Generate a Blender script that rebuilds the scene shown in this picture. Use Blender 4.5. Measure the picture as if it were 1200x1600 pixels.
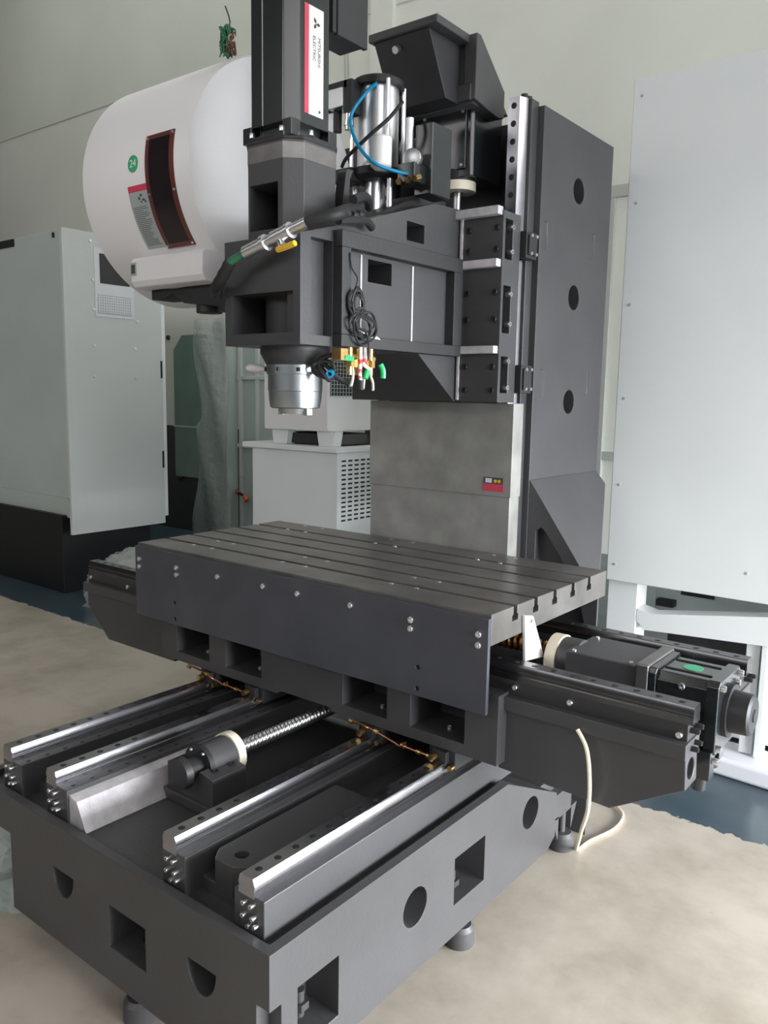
import bpy, bmesh, math, random
from mathutils import Vector, Matrix
random.seed(7)
for o in list(bpy.data.objects): bpy.data.objects.remove(o, do_unlink=True)
SC = bpy.context.scene
COL = SC.collection
PI = math.pi

# ------------------------------------------------------------------ camera
YAW, PITCH, ROLL, FPX = 0.66350528, 0.14273087, 0.01742363, 1279.36
fw = Vector((-math.sin(YAW)*math.cos(PITCH), math.cos(YAW)*math.cos(PITCH), -math.sin(PITCH)))
rt = fw.cross(Vector((0, 0, 1))).normalized(); up = rt.cross(fw)
c_, s_ = math.cos(ROLL), math.sin(ROLL)
r2 = c_*rt + s_*up; u2 = -s_*rt + c_*up
cam_d = bpy.data.cameras.new('camera'); cam = bpy.data.objects.new('camera', cam_d); COL.objects.link(cam)
cam_d.sensor_fit = 'VERTICAL'; cam_d.sensor_height = 32.0; cam_d.lens = FPX/1600*32.0
cam_d.clip_start = 0.05; cam_d.clip_end = 100
cam.matrix_world = Matrix(((r2.x, u2.x, -fw.x, 0), (r2.y, u2.y, -fw.y, 0), (r2.z, u2.z, -fw.z, 1.6), (0, 0, 0, 1)))
SC.camera = cam

# ------------------------------------------------------------------ world, light, exposure
w = bpy.data.worlds.new('world'); SC.world = w; w.use_nodes = True
bg = w.node_tree.nodes['Background']; bg.inputs[0].default_value = (0.93, 0.97, 1.0, 1); bg.inputs[1].default_value = 48.0      # overcast daylight, reaching the hall through the loading door
def area(name, loc, direction, sx, sy, power, color=(1, 1, 1)):
    l = bpy.data.lights.new(name, 'AREA'); l.shape = 'RECTANGLE'; l.size = sx; l.size_y = sy; l.energy = power; l.color = color
    o = bpy.data.objects.new(name, l); COL.objects.link(o); o.location = loc
    o.rotation_euler = Vector(direction).to_track_quat('-Z', 'Y').to_euler()
    return o
# portal that guides sampling of the sky seen through the loading door (door spans y 0.4..7.0, z 0..2.4)
po = area('loading_door_portal', (4.7, 3.7, 1.2), (-1, 0, 0), 6.6, 2.4, 1.0)
po.data.cycles.is_portal = True
# two overhead fills added to brighten wall and left machine, then the roof lamp
area('wall_fill_rear', (-6.0, 5.6, 9.5), (0, 0, -1), 18.0, 1.4, 190, (0.97, 1.0, 0.94))
area('machine_fill_left', (-8.0, 1.0, 9.5), (0, 0, -1), 8.0, 1.2, 50, (0.95, 1.0, 0.95))
area('roof_lamp', (-4.4, -1.3, 9.5), (0, 0, -1), 0.9, 0.9, 40, (1.0, 0.97, 0.9))
SC.view_settings.view_transform = 'Standard'
SC.view_settings.look = 'None'
SC.view_settings.exposure = 0.0
SC.view_settings.gamma = 1.0
SC.view_settings.use_curve_mapping = False

# ------------------------------------------------------------------ materials
def mat(name, col, rough=0.5, metal=0.0, var=0.0, scale=8.0, bump=0.0, bscale=60.0, spec=0.5, col2=None, coat=0.0):
    m = bpy.data.materials.new(name); m.use_nodes = True
    nt = m.node_tree; b = nt.nodes['Principled BSDF']
    b.inputs['Base Color'].default_value = (*col, 1); b.inputs['Roughness'].default_value = rough
    b.inputs['Metallic'].default_value = metal; b.inputs['Specular IOR Level'].default_value = spec
    if coat: b.inputs['Coat Weight'].default_value = coat; b.inputs['Coat Roughness'].default_value = 0.15
    if var or bump or col2:
        tc = nt.nodes.new('ShaderNodeNewGeometry')
    if var or col2:
        n = nt.nodes.new('ShaderNodeTexNoise'); n.inputs['Scale'].default_value = scale; n.inputs['Detail'].default_value = 6
        nt.links.new(tc.outputs['Position'], n.inputs['Vector'])
        rp = nt.nodes.new('ShaderNodeValToRGB')
        a = col if col2 else tuple(max(0, c*(1-var)) for c in col)
        z = col2 if col2 else tuple(min(1, c*(1+var)) for c in col)
        rp.color_ramp.elements[0].color = (*a, 1); rp.color_ramp.elements[1].color = (*z, 1)
        rp.color_ramp.elements[0].position = 0.3; rp.color_ramp.elements[1].position = 0.7
        nt.links.new(n.outputs['Fac'], rp.inputs['Fac']); nt.links.new(rp.outputs['Color'], b.inputs['Base Color'])
    if bump:
        n2 = nt.nodes.new('ShaderNodeTexNoise'); n2.inputs['Scale'].default_value = bscale; n2.inputs['Detail'].default_value = 4
        nt.links.new(tc.outputs['Position'], n2.inputs['Vector'])
        bp = nt.nodes.new('ShaderNodeBump'); bp.inputs['Strength'].default_value = bump; bp.inputs['Distance'].default_value = 0.004
        nt.links.new(n2.outputs['Fac'], bp.inputs['Height']); nt.links.new(bp.outputs['Normal'], b.inputs['Normal'])
    return m
M = {}
M['paint'] = mat('dark_grey_casting_paint', (0.056, 0.055, 0.058), 0.40, 0, 0.10, 5, 0.12, 90)
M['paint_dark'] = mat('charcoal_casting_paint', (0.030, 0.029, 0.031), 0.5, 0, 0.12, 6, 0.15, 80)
M['machined'] = mat('machined_cast_iron', (0.20, 0.19, 0.185), 0.34, 0.75, 0.18, 14, 0.05, 200)
M['tabletop'] = mat('ground_table_iron', (0.165, 0.155, 0.145), 0.33, 0.5, 0.3, 7, 0.05, 220)
M['apron'] = mat('bluish_steel_sheet', (0.072, 0.075, 0.092), 0.40, 0.2, 0.15, 5)
M['rail'] = mat('ground_rail_steel', (0.36, 0.355, 0.38), 0.24, 1.0, 0.08, 20)
M['rail_darkened'] = mat('darkened_rail_steel', (0.11, 0.11, 0.115), 0.22, 0.9, 0.1, 20)  # rail steel darkened to mute the fill panes' streak on the cross rails
M['steel'] = mat('bright_steel', (0.78, 0.78, 0.80), 0.3, 1.0)
M['rib'] = mat('bare_milled_edge', (0.62, 0.59, 0.62), 0.45, 0.3, 0.15, 30, 0.2, 150)
M['alum'] = mat('brushed_aluminium', (0.70, 0.71, 0.72), 0.38, 1.0)
M['spindle'] = mat('spindle_steel', (0.50, 0.53, 0.56), 0.3, 1.0)
M['black'] = mat('black_gloss_enamel', (0.014, 0.017, 0.019), 0.22, coat=0.6)
M['blackm'] = mat('black_plastic', (0.018, 0.018, 0.02), 0.5)
M['rubber'] = mat('black_rubber', (0.014, 0.014, 0.015), 0.6)
M['hole'] = mat('dark_hole_plug', (0.012, 0.012, 0.013), 0.5)
M['white'] = mat('white_enamel', (0.84, 0.825, 0.835), 0.42)
M['offwhite'] = mat('grey_white_enamel', (0.82, 0.845, 0.85), 0.42, 0, 0.03, 2)
M['green_white'] = mat('greenish_white_enamel', (0.48, 0.53, 0.51), 0.45, 0, 0.04, 2)
M['door_grey'] = mat('pale_grey_door_enamel', (0.60, 0.63, 0.62), 0.42, 0, 0.03, 2)
M['panel_paper'] = mat('white_paper', (0.72, 0.74, 0.78), 0.6)
M['cream'] = mat('cream_nylon', (0.80, 0.72, 0.58), 0.4)
M['brass'] = mat('brass', (0.62, 0.40, 0.16), 0.3, 1.0, 0.15, 60)
M['copper'] = mat('copper', (0.72, 0.32, 0.18), 0.25, 1.0)
M['orange_screw'] = mat('oiled_orange_screw', (0.42, 0.20, 0.06), 0.35, 0.8)
M['yellow'] = mat('yellow_lever', (0.80, 0.47, 0.03), 0.35)
M['green'] = mat('green_sleeve', (0.02, 0.55, 0.16), 0.35)
M['green_sticker'] = mat('green_sticker', (0.05, 0.42, 0.20), 0.35)
M['red'] = mat('red_print', (0.62, 0.06, 0.10), 0.45)
M['redbrown'] = mat('red_brown_border', (0.13, 0.035, 0.03), 0.3)
M['smoked'] = mat('smoked_red_acrylic', (0.018, 0.012, 0.015), 0.14, 0, 0.2, 12)
M['label_grey'] = mat('pale_label', (0.40, 0.44, 0.44), 0.45)
M['ink'] = mat('dark_ink', (0.06, 0.065, 0.07), 0.6)
M['blue_tube'] = mat('blue_air_tube', (0.0, 0.26, 0.50), 0.25)
M['beige'] = mat('beige_cable', (0.78, 0.68, 0.52), 0.4)
M['nozzle'] = mat('beige_nozzle', (0.72, 0.62, 0.52), 0.35)
M['plastic_white'] = mat('white_plastic', (0.85, 0.82, 0.80), 0.35)
M['foam'] = mat('white_foam', (0.86, 0.85, 0.90), 0.35)
M['slot'] = mat('vent_black', (0.01, 0.012, 0.012), 0.7)
M['orange'] = mat('orange_fitting', (0.75, 0.16, 0.05), 0.4)
M['greenhose'] = mat('green_hose', (0.05, 0.20, 0.10), 0.35)
M['dirt_black'] = mat('black_painted_base', (0.008, 0.009, 0.010), 0.5)
M['cover'] = mat('grey_way_cover', (0.31, 0.305, 0.29), 0.45, 0.25, 0.18, 9)
def film_mat(name, a, tint, rough):
    m = bpy.data.materials.new(name); m.use_nodes = True; nt = m.node_tree
    b = nt.nodes['Principled BSDF']; b.inputs['Base Color'].default_value = (*tint, 1); b.inputs['Roughness'].default_value = rough
    b.inputs['Alpha'].default_value = a
    g = nt.nodes.new('ShaderNodeNewGeometry'); n = nt.nodes.new('ShaderNodeTexNoise'); n.inputs['Scale'].default_value = 14
    nt.links.new(g.outputs['Position'], n.inputs['Vector'])
    bp = nt.nodes.new('ShaderNodeBump'); bp.inputs['Strength'].default_value = 0.8; bp.inputs['Distance'].default_value = 0.03
    nt.links.new(n.outputs['Fac'], bp.inputs['Height']); nt.links.new(bp.outputs['Normal'], b.inputs['Normal'])
    return m
M['film'] = film_mat('clear_plastic_film', 0.38, (0.80, 0.85, 0.83), 0.22)
M['bagfilm'] = film_mat('crumpled_bag_film', 0.6, (0.45, 0.52, 0.50), 0.12)
M['green_glass'] = mat('green_tinted_glass', (0.24, 0.34, 0.30), 0.12, 0, 0.1, 2)
M['green_panel'] = mat('pale_green_panel', (0.60, 0.68, 0.64), 0.35)
M['wallp'] = mat('wall_plaster', (0.84, 0.85, 0.78), 0.8, 0, 0.05, 0.6)
M['wallp2'] = mat('wall_plaster_upper', (0.76, 0.78, 0.70), 0.8, 0, 0.05, 0.6)
M['beam'] = mat('wall_beam', (0.52, 0.53, 0.50), 0.7)
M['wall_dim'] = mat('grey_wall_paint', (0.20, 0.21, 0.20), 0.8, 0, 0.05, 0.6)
M['ceil'] = mat('ceiling_paint', (0.22, 0.22, 0.21), 0.8)
def floor_material():
    m = bpy.data.materials.new('painted_concrete_floor'); m.use_nodes = True; nt = m.node_tree; L = nt.links
    b = nt.nodes['Principled BSDF']; b.inputs['Roughness'].default_value = 0.55
    g = nt.nodes.new('ShaderNodeNewGeometry')
    n1 = nt.nodes.new('ShaderNodeTexNoise'); n1.inputs['Scale'].default_value = 2.2; n1.inputs['Detail'].default_value = 9; n1.inputs['Roughness'].default_value = 0.62
    L.new(g.outputs['Position'], n1.inputs['Vector'])
    r1 = nt.nodes.new('ShaderNodeValToRGB')
    r1.color_ramp.elements[0].position = 0.36; r1.color_ramp.elements[0].color = (0.34, 0.295, 0.24, 1)
    r1.color_ramp.elements[1].position = 0.60; r1.color_ramp.elements[1].color = (0.48, 0.425, 0.36, 1)
    L.new(n1.outputs['Fac'], r1.inputs['Fac'])
    n2 = nt.nodes.new('ShaderNodeTexNoise'); n2.inputs['Scale'].default_value = 26; n2.inputs['Detail'].default_value = 8
    L.new(g.outputs['Position'], n2.inputs['Vector'])
    r2_ = nt.nodes.new('ShaderNodeValToRGB')
    r2_.color_ramp.elements[0].position = 0.20; r2_.color_ramp.elements[0].color = (0.65, 0.6, 0.55, 1)
    r2_.color_ramp.elements[1].position = 0.30; r2_.color_ramp.elements[1].color = (1, 1, 1, 1)
    L.new(n2.outputs['Fac'], r2_.inputs['Fac'])
    mx = nt.nodes.new('ShaderNodeMix'); mx.data_type = 'RGBA'; mx.blend_type = 'MULTIPLY'; mx.inputs[0].default_value = 0.7
    L.new(r1.outputs['Color'], mx.inputs[6]); L.new(r2_.outputs['Color'], mx.inputs[7])
    n3 = nt.nodes.new('ShaderNodeTexNoise'); n3.inputs['Scale'].default_value = 3.0; n3.inputs['Detail'].default_value = 5
    L.new(g.outputs['Position'], n3.inputs['Vector'])
    r3 = nt.nodes.new('ShaderNodeValToRGB')
    r3.color_ramp.elements[0].position = 0.3; r3.color_ramp.elements[0].color = (0.035, 0.060, 0.078, 1)
    r3.color_ramp.elements[1].position = 0.7; r3.color_ramp.elements[1].color = (0.075, 0.105, 0.125, 1)
    L.new(n3.outputs['Fac'], r3.inputs['Fac'])
    sp = nt.nodes.new('ShaderNodeSeparateXYZ'); L.new(g.outputs['Position'], sp.inputs[0])
    ad = nt.nodes.new('ShaderNodeMath'); ad.operation = 'MULTIPLY_ADD'; ad.inputs[1].default_value = 0.10; L.new(n2.outputs['Fac'], ad.inputs[0]); L.new(sp.outputs['Y'], ad.inputs[2])
    gy = nt.nodes.new('ShaderNodeMath'); gy.operation = 'GREATER_THAN'; gy.inputs[1].default_value = 3.10; L.new(ad.outputs[0], gy.inputs[0])
    gx = nt.nodes.new('ShaderNodeMath'); gx.operation = 'GREATER_THAN'; gx.inputs[1].default_value = 0.6; L.new(sp.outputs['X'], gx.inputs[0])   # unseen blue strip by the door, added to cut the floor bounce
    gt = nt.nodes.new('ShaderNodeMath'); gt.operation = 'MAXIMUM'; L.new(gy.outputs[0], gt.inputs[0]); L.new(gx.outputs[0], gt.inputs[1])
    mb = nt.nodes.new('ShaderNodeMix'); mb.data_type = 'RGBA'
    L.new(gt.outputs[0], mb.inputs[0]); L.new(mx.outputs[2], mb.inputs[6]); L.new(r3.outputs['Color'], mb.inputs[7])
    L.new(mb.outputs[2], b.inputs['Base Color'])
    rr = nt.nodes.new('ShaderNodeMapRange'); rr.inputs[3].default_value = 0.55; rr.inputs[4].default_value = 0.3; L.new(gt.outputs[0], rr.inputs[0]); L.new(rr.outputs[0], b.inputs['Roughness'])
    bp = nt.nodes.new('ShaderNodeBump'); bp.inputs['Strength'].default_value = 0.15; bp.inputs['Distance'].default_value = 0.004
    L.new(n2.outputs['Fac'], bp.inputs['Height']); L.new(bp.outputs['Normal'], b.inputs['Normal'])
    return m
M['floor'] = floor_material()

# ------------------------------------------------------------------ mesh helpers (all in world coordinates)
def B(): return bmesh.new()
def box(bm, x0, x1, y0, y1, z0, z1):
    vs = [bm.verts.new((x, y, z)) for x in (x0, x1) for y in (y0, y1) for z in (z0, z1)]
    for f in ((0, 1, 3, 2), (4, 6, 7, 5), (0, 4, 5, 1), (2, 3, 7, 6), (0, 2, 6, 4), (1, 5, 7, 3)):
        bm.faces.new([vs[i] for i in f])
    return bm
def prism(bm, pts, ax, a0, a1):
    def v(p, a):
        return {'x': (a, p[0], p[1]), 'y': (p[0], a, p[1]), 'z': (p[0], p[1], a)}[ax]
    A = [bm.verts.new(v(p, a0)) for p in pts]; Z = [bm.verts.new(v(p, a1)) for p in pts]
    bm.faces.new(A); bm.faces.new(Z[::-1])
    n = len(pts)
    for i in range(n): bm.faces.new((A[i], Z[i], Z[(i+1) % n], A[(i+1) % n]))
    return bm
def frame3(d):
    d = Vector(d).normalized(); a = Vector((0, 0, 1)) if abs(d.z) < 0.9 else Vector((1, 0, 0))
    u = d.cross(a).normalized(); return u, d.cross(u)
def lathe(bm, o, d, prof, n=32):
    """prof: (distance along d, radius)"""
    o = Vector(o); d = Vector(d).normalized(); u, v = frame3(d); rings = []
    for t, r in prof:
        if r <= 1e-6: rings.append([bm.verts.new(o+d*t)])
        else: rings.append([bm.verts.new(o+d*t+(u*math.cos(2*PI*i/n)+v*math.sin(2*PI*i/n))*r) for i in range(n)])
    for a, b in zip(rings, rings[1:]):
        for i in range(n):
            j = (i+1) % n
            if len(a) == 1 and len(b) == 1: continue
            if len(a) == 1: bm.faces.new((a[0], b[i], b[j]))
            elif len(b) == 1: bm.faces.new((a[i], b[0], a[j]))
            else: bm.faces.new((a[i], b[i], b[j], a[j]))
    if len(rings[0]) > 1: bm.faces.new(rings[0])
    if len(rings[-1]) > 1: bm.faces.new(rings[-1][::-1])
    return bm
def cyl(bm, p0, p1, r, n=24, r1=None):
    p0 = Vector(p0); p1 = Vector(p1)
    return lathe(bm, p0, p1-p0, [(0, r), ((p1-p0).length, r if r1 is None else r1)], n)
def ringtube(bm, p0, p1, ro, ri, n=32):
    p0 = Vector(p0); p1 = Vector(p1); d = (p1-p0); L = d.length; d.normalize(); u, v = frame3(d); R = []
    for t, r in ((0, ro), (L, ro), (L, ri), (0, ri)):
        R.append([bm.verts.new(p0+d*t+(u*math.cos(2*PI*i/n)+v*math.sin(2*PI*i/n))*r) for i in range(n)])
    for k in range(4):
        a, b = R[k], R[(k+1) % 4]
        for i in range(n): bm.faces.new((a[i], b[i], b[(i+1) % n], a[(i+1) % n]))
    return bm
def smooth_path(pts, sub=6):
    P = [Vector(p) for p in pts]; out = []
    for i in range(len(P)-1):
        p0 = P[max(i-1, 0)]; p1 = P[i]; p2 = P[i+1]; p3 = P[min(i+2, len(P)-1)]
        for k in range(sub):
            t = k/sub
            out.append(0.5*((2*p1)+(p2-p0)*t+(2*p0-5*p1+4*p2-p3)*t*t+(3*p1-p0-3*p2+p3)*t**3))
    out.append(P[-1]); return out
def tube(bm, pts, r, n=10, sub=6, rib=0.0, ribn=1):
    P = smooth_path(pts, sub) if sub > 1 else [Vector(p) for p in pts]
    u = None; rings = []
    for i, p in enumerate(P):
        d = (P[min(i+1, len(P)-1)]-P[max(i-1, 0)])
        if d.length < 1e-9: continue
        d.normalize()
        if u is None: u, _ = frame3(d)
        u = (u-d*u.dot(d)).normalized(); v = d.cross(u)
        rr = r*(1+rib*(1 if (i//ribn) % 2 else -1))
        rings.append([bm.verts.new(p+(u*math.cos(2*PI*k/n)+v*math.sin(2*PI*k/n))*rr) for k in range(n)])
    for a, b in zip(rings, rings[1:]):
        for k in range(n): bm.faces.new((a[k], b[k], b[(k+1) % n], a[(k+1) % n]))
    bm.faces.new(rings[0]); bm.faces.new(rings[-1][::-1]); return bm
def cylpatch(bm, yc, zc, R, x0, x1, a0, a1, th, n=24):
    """curved plate on a cylinder about an X axis; angle from -Y, up positive (degrees)"""
    rows = []
    for i in range(n+1):
        a = math.radians(a0+(a1-a0)*i/n)
        row = []
        for x, r in ((x0, R), (x1, R), (x1, R+th), (x0, R+th)):
            row.append(bm.verts.new((x, yc-r*math.cos(a), zc+r*math.sin(a))))
        rows.append(row)
    for a, b in zip(rows, rows[1:]):
        for k in range(4): bm.faces.new((a[k], b[k], b[(k+1) % 4], a[(k+1) % 4]))
    bm.faces.new(rows[0]); bm.faces.new(rows[-1][::-1]); return bm
def base_of(o):
    v = Vector((0, 0, 0))
    while o is not None: v += o.location; o = o.parent
    return v
def obj(name, bm, m, parent=None, bev=0.0, ang=30, loc=None, smooth=True):
    """link bm (world coordinates) as one mesh object"""
    bmesh.ops.recalc_face_normals(bm, faces=bm.faces)
    base = base_of(parent)
    l = Vector(loc) if loc is not None else base.copy()
    bmesh.ops.translate(bm, verts=bm.verts, vec=-l)
    me = bpy.data.meshes.new(name); bm.to_mesh(me); bm.free()
    if smooth:
        for p in me.polygons: p.use_smooth = True
        me.set_sharp_from_angle(angle=math.radians(ang))
    if m: me.materials.append(m)
    o = bpy.data.objects.new(name, me); COL.objects.link(o); o.parent = parent; o.location = l-base
    if bev:
        md = o.modifiers.new('edge', 'BEVEL'); md.width = bev; md.segments = 2; md.limit_method = 'ANGLE'; md.angle_limit = math.radians(40); md.harden_normals = True
    return o
def cut(o, bm):
    """subtract the solids in bm (world coordinates) from o for good"""
    bmesh.ops.recalc_face_normals(bm, faces=bm.faces)
    bmesh.ops.translate(bm, verts=bm.verts, vec=-base_of(o))
    me = bpy.data.meshes.new('t'); bm.to_mesh(me); bm.free()
    t = bpy.data.objects.new('t', me); COL.objects.link(t); t.parent = o
    keep = [(m.name, m.width) for m in o.modifiers if m.type == 'BEVEL']
    for m in list(o.modifiers): o.modifiers.remove(m)
    md = o.modifiers.new('b', 'BOOLEAN'); md.operation = 'DIFFERENCE'; md.solver = 'EXACT'; md.object = t
    bpy.context.view_layer.update()
    dg = bpy.context.evaluated_depsgraph_get()
    new = bpy.data.meshes.new_from_object(o.evaluated_get(dg)); old = o.data
    o.modifiers.clear(); o.data = new; new.name = old.name
    bpy.data.objects.remove(t); bpy.data.meshes.remove(me); bpy.data.meshes.remove(old)
    for p in new.polygons: p.use_smooth = True
    new.set_sharp_from_angle(angle=math.radians(30))
    for nm, wd in keep:
        md = o.modifiers.new('edge', 'BEVEL'); md.width = wd; md.segments = 2; md.limit_method = 'ANGLE'; md.angle_limit = math.radians(40); md.harden_normals = True
    return o
def tag(o, label, cat, group=None):
    o['label'] = label; o['category'] = cat
    if group: o['group'] = group
    return o
def thing(name, label, cat, loc, group=None):
    o = bpy.data.objects.new(name, None); COL.objects.link(o); o.location = loc; o.empty_display_size = 0.1
    return tag(o, label, cat, group)
def struct(name, bm, m, parent=None, bev=0):
    o = obj(name, bm, m, parent, bev)
    o['kind'] = 'structure'
    return o
def copies(o, offsets):
    """copy a childless part to world-space offsets from its own place (mesh data shared)"""
    out = [o]
    for d in offsets:
        c = o.copy(); COL.objects.link(c); c.parent = o.parent; c.location = o.location+Vector(d); out.append(c)
    return out
def objs(name, bm, m, parent=None, bev=0.0, ang=30):
    """one part per separate piece of bm"""
    bm.verts.ensure_lookup_table(); seen = set(); out = []
    for v0 in bm.verts:
        if v0 in seen: continue
        isl = []; st = [v0]; seen.add(v0)
        while st:
            v = st.pop(); isl.append(v)
            for e in v.link_edges:
                q = e.other_vert(v)
                if q not in seen: seen.add(q); st.append(q)
        nb = bmesh.new(); mp = {v: nb.verts.new(v.co) for v in isl}
        for f in {f for v in isl for f in v.link_faces}: nb.faces.new([mp[v] for v in f.verts])
        out.append(obj(name, nb, m, parent, bev, ang))
    bm.free(); return out
def repeat(name, make, m, parent, spots, ang=30):
    """one small part at each spot; make(bm) builds it about the origin"""
    if not spots: return []
    bm = B(); make(bm); base = base_of(parent)
    o = obj(name, bm, m, parent, loc=(0, 0, 0), ang=ang); o.location = Vector(spots[0])-base
    out = [o]
    for s in spots[1:]:
        c = o.copy(); COL.objects.link(c); c.parent = parent; c.location = Vector(s)-base; out.append(c)
    return out
def text(name, body, size, m, parent, origin, xd, yd, depth=0.0004, align='CENTER'):
    cu = bpy.data.curves.new(name, 'FONT'); cu.body = body; cu.size = size; cu.extrude = depth; cu.align_x = align; cu.align_y = 'CENTER'
    t = bpy.data.objects.new(name, cu); COL.objects.link(t); bpy.context.view_layer.update()
    me = bpy.data.meshes.new_from_object(t.evaluated_get(bpy.context.evaluated_depsgraph_get()))
    bpy.data.objects.remove(t); bpy.data.curves.remove(cu)
    X = Vector(xd).normalized(); Y = Vector(yd).normalized(); Z = X.cross(Y)
    R = Matrix((X, Y, Z)).transposed().to_4x4()
    me.transform(Matrix.Translation(Vector(origin)-base_of(parent)) @ R); me.materials.clear(); me.materials.append(m)
    o = bpy.data.objects.new(name, me); COL.objects.link(o); o.parent = parent; return o
def disc_z(r, h, n=14):
    return lambda bm: lathe(bm, (0, 0, 0), (0, 0, 1), [(0, r), (h*0.7, r), (h, r*0.8)], n)
def disc(d, r, h, n=14):
    return lambda bm: lathe(bm, (0, 0, 0), d, [(0, r), (h*0.7, r), (h, r*0.8)], n)
def screw(d, r, h, n=12):
    return lambda bm: lathe(bm, (0, 0, 0), d, [(0, r), (h*0.75, r), (h, r*0.85), (h, r*0.5), (h*0.5, r*0.45)], n)

# ------------------------------------------------------------------ the workshop shell
def wall_box(*a):
    bm = B(); box(bm, *a); return bm
struct('floor', wall_box(-19, 4.6, -7, 8.0, -0.2, 0.0), M['floor'])
struct('wall_back', wall_box(-19, 4.6, 8.0, 8.2, -0.2, 6.02), M['wallp'])
struct('wall_back_upper', wall_box(-19, 4.6, 7.985, 8.2, 6.02, 9.6), M['wallp2'])
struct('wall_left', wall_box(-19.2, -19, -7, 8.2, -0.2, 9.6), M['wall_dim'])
bm = B()

for x0, x1, z0, z1 in ((-19.2, 4.6, -0.2, 4.2), (-19.2, -9.0, 4.2, 6.4), (1.0, 4.6, 4.2, 6.4), (-19.2, 4.6, 6.4, 9.6)): box(bm, x0, x1, -7.2, -7.0, z0, z1)
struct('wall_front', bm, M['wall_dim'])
bm = B()
for y0, y1, z0, z1 in ((-7.2, 0.4, -0.2, 3.5), (0.4, 7.0, 2.4, 3.8), (7.0, 8.2, -0.2, 3.8), (-7.2, -5.0, 3.5, 6.9), (-0.2, 0.4, 3.5, 6.9), (0.4, 2.8, 3.8, 6.9), (7.2, 8.2, 3.8, 6.9), (2.8, 7.2, 5.4, 6.9), (-7.2, 8.2, 6.9, 9.6)): box(bm, 4.6, 4.8, y0, y1, z0, z1)
struct('wall_right', bm, M['wallp'])
def lit_glass(strength):
    m = bpy.data.materials.new('glowing_frosted_glass'); m.use_nodes = True; b = m.node_tree.nodes['Principled BSDF']
    b.inputs['Base Color'].default_value = (0.6, 0.62, 0.63, 1); b.inputs['Roughness'].default_value = 0.4
    b.inputs['Emission Color'].default_value = (1.0, 0.97, 0.985, 1); b.inputs['Emission Strength'].default_value = strength; return m
for k, (y0, y1, z0, z1, e) in enumerate(((2.8, 7.2, 3.8, 5.4, 4.0), (-5.0, -0.2, 3.5, 6.9, 4.0))):   # frosted windows high in the door wall
    wn = struct('window_%d' % (k+1), wall_box(4.68, 4.72, y0, y1, z0, z1), lit_glass(e))
    bm = B()
    for f in range(5): y = y0+(y1-y0-0.06)*f/4; box(bm, 4.62, 4.68, y, y+0.06, z0, z1)
    for z in (z0, z1-0.06): box(bm, 4.62, 4.68, y0, y1, z, z+0.06)
    fr = obj('window_frame', bm, M['beam'], wn)
wn = struct('window_3', wall_box(-9.0, 1.0, -7.12, -7.08, 4.2, 6.4), lit_glass(4.0))                # glowing panes added unseen behind the camera, as fill for the front faces
bm = B()
for f in range(9): x = -9.0+9.94*f/8; box(bm, x, x+0.06, -7.08, -7.0, 4.2, 6.4)
for z in (4.2, 6.34): box(bm, -9.0, 1.0, -7.08, -7.0, z, z+0.06)
obj('window_frame', bm, M['beam'], wn)  # bars of the added fill panes
struct('ceiling', wall_box(-19.2, 4.8, -7.2, 8.2, 9.6, 9.8), M['ceil'])
struct('ground', wall_box(4.6, 70, -45, 55, -0.25, -0.01), mat('outdoor_asphalt', (0.10, 0.10, 0.10), 0.8))
struct('trim_1', wall_box(-19, -5.6, 7.955, 8.0, 3.55, 3.66), M['beam'])
struct('trim_2', wall_box(-5.4, 4.6, 7.955, 8.0, 3.55, 3.66), M['beam'])
struct('trim_3', wall_box(-6.53, -6.20, 7.93, 8.0, 0, 9.6), M['wallp'], bev=0.005)
struct('trim_4', wall_box(-5.4, 4.6, 7.97, 8.0, 0.98, 1.06), M['beam'])
struct('trim_5', wall_box(-3.60, -3.42, 7.96, 8.0, 0, 3.55), M['beam'])
bm = B(); tube(bm, [(-6.94, 7.96, 5.75), (-6.91, 7.96, 5.3), (-6.9, 7.96, 5.0), (-6.72, 7.96, 4.95)], 0.02, 8)
tag(obj('wall_cable', bm, M['beam']), 'thin grey cable running down the rear wall behind the spindle motor', 'cable')

# ================================================================== MACHINE BED
XC = -1.775
bed = thing('machine_bed', 'dark grey cast machine bed with four linear rails standing on leveling feet', 'machine bed', (XC, 1.8, 0.0))
bm = B()
prism(bm, [(1.08, 0.10), (1.08, 0.445), (2.07, 0.445), (2.41, 0.285), (2.41, 0.13), (2.36, 0.10)], 'x', -2.40, -1.125)
casting = obj('casting', bm, M['paint'], bed, bev=0.004)
c = B()
box(c, -2.37, -1.152, 1.107, 2.6, 0.425, 0.6)                       # sunken deck behind the rim
box(c, -1.165, -1.0, 1.0, 1.115, 0.0, 0.315)                        # notched front right corner
box(c, -2.6, -2.19, 1.0, 1.45, 0.0, 0.33)                           # notched front left corner
box(c, -1.23, -1.0, 1.785, 1.945, 0.195, 0.335)                     # side windows
box(c, -1.23, -1.0, 1.165, 1.30, 0.17, 0.322)
for y, z in ((1.60, 0.287), (2.225, 0.290)): cyl(c, (-1.2, y, z), (-1.0, y, z), 0.052, 28)
box(c, -1.705, -1.553, 1.0, 1.20, 0.20, 0.315)                      # front pocket
for x in (-1.915, -1.345):                                          # half-round front pockets
    prism(c, [(x-0.05, 0.318)]+[(x+0.05*math.cos(a)*1.0, 0.318-0.072*math.sin(a)) for a in [PI*k/12 for k in range(0, 13)]][::-1][1:], 'y', 1.0, 1.15)
cut(casting, c)
bm = B()
prism(bm, [(2.41, 0.13), (2.41, 0.27), (2.66, 0.27), (2.66, 0.13)], 'x', -2.33, -1.2)
box(bm, -1.22, -1.165, 2.44, 2.62, 0.13, 0.225)
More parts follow.
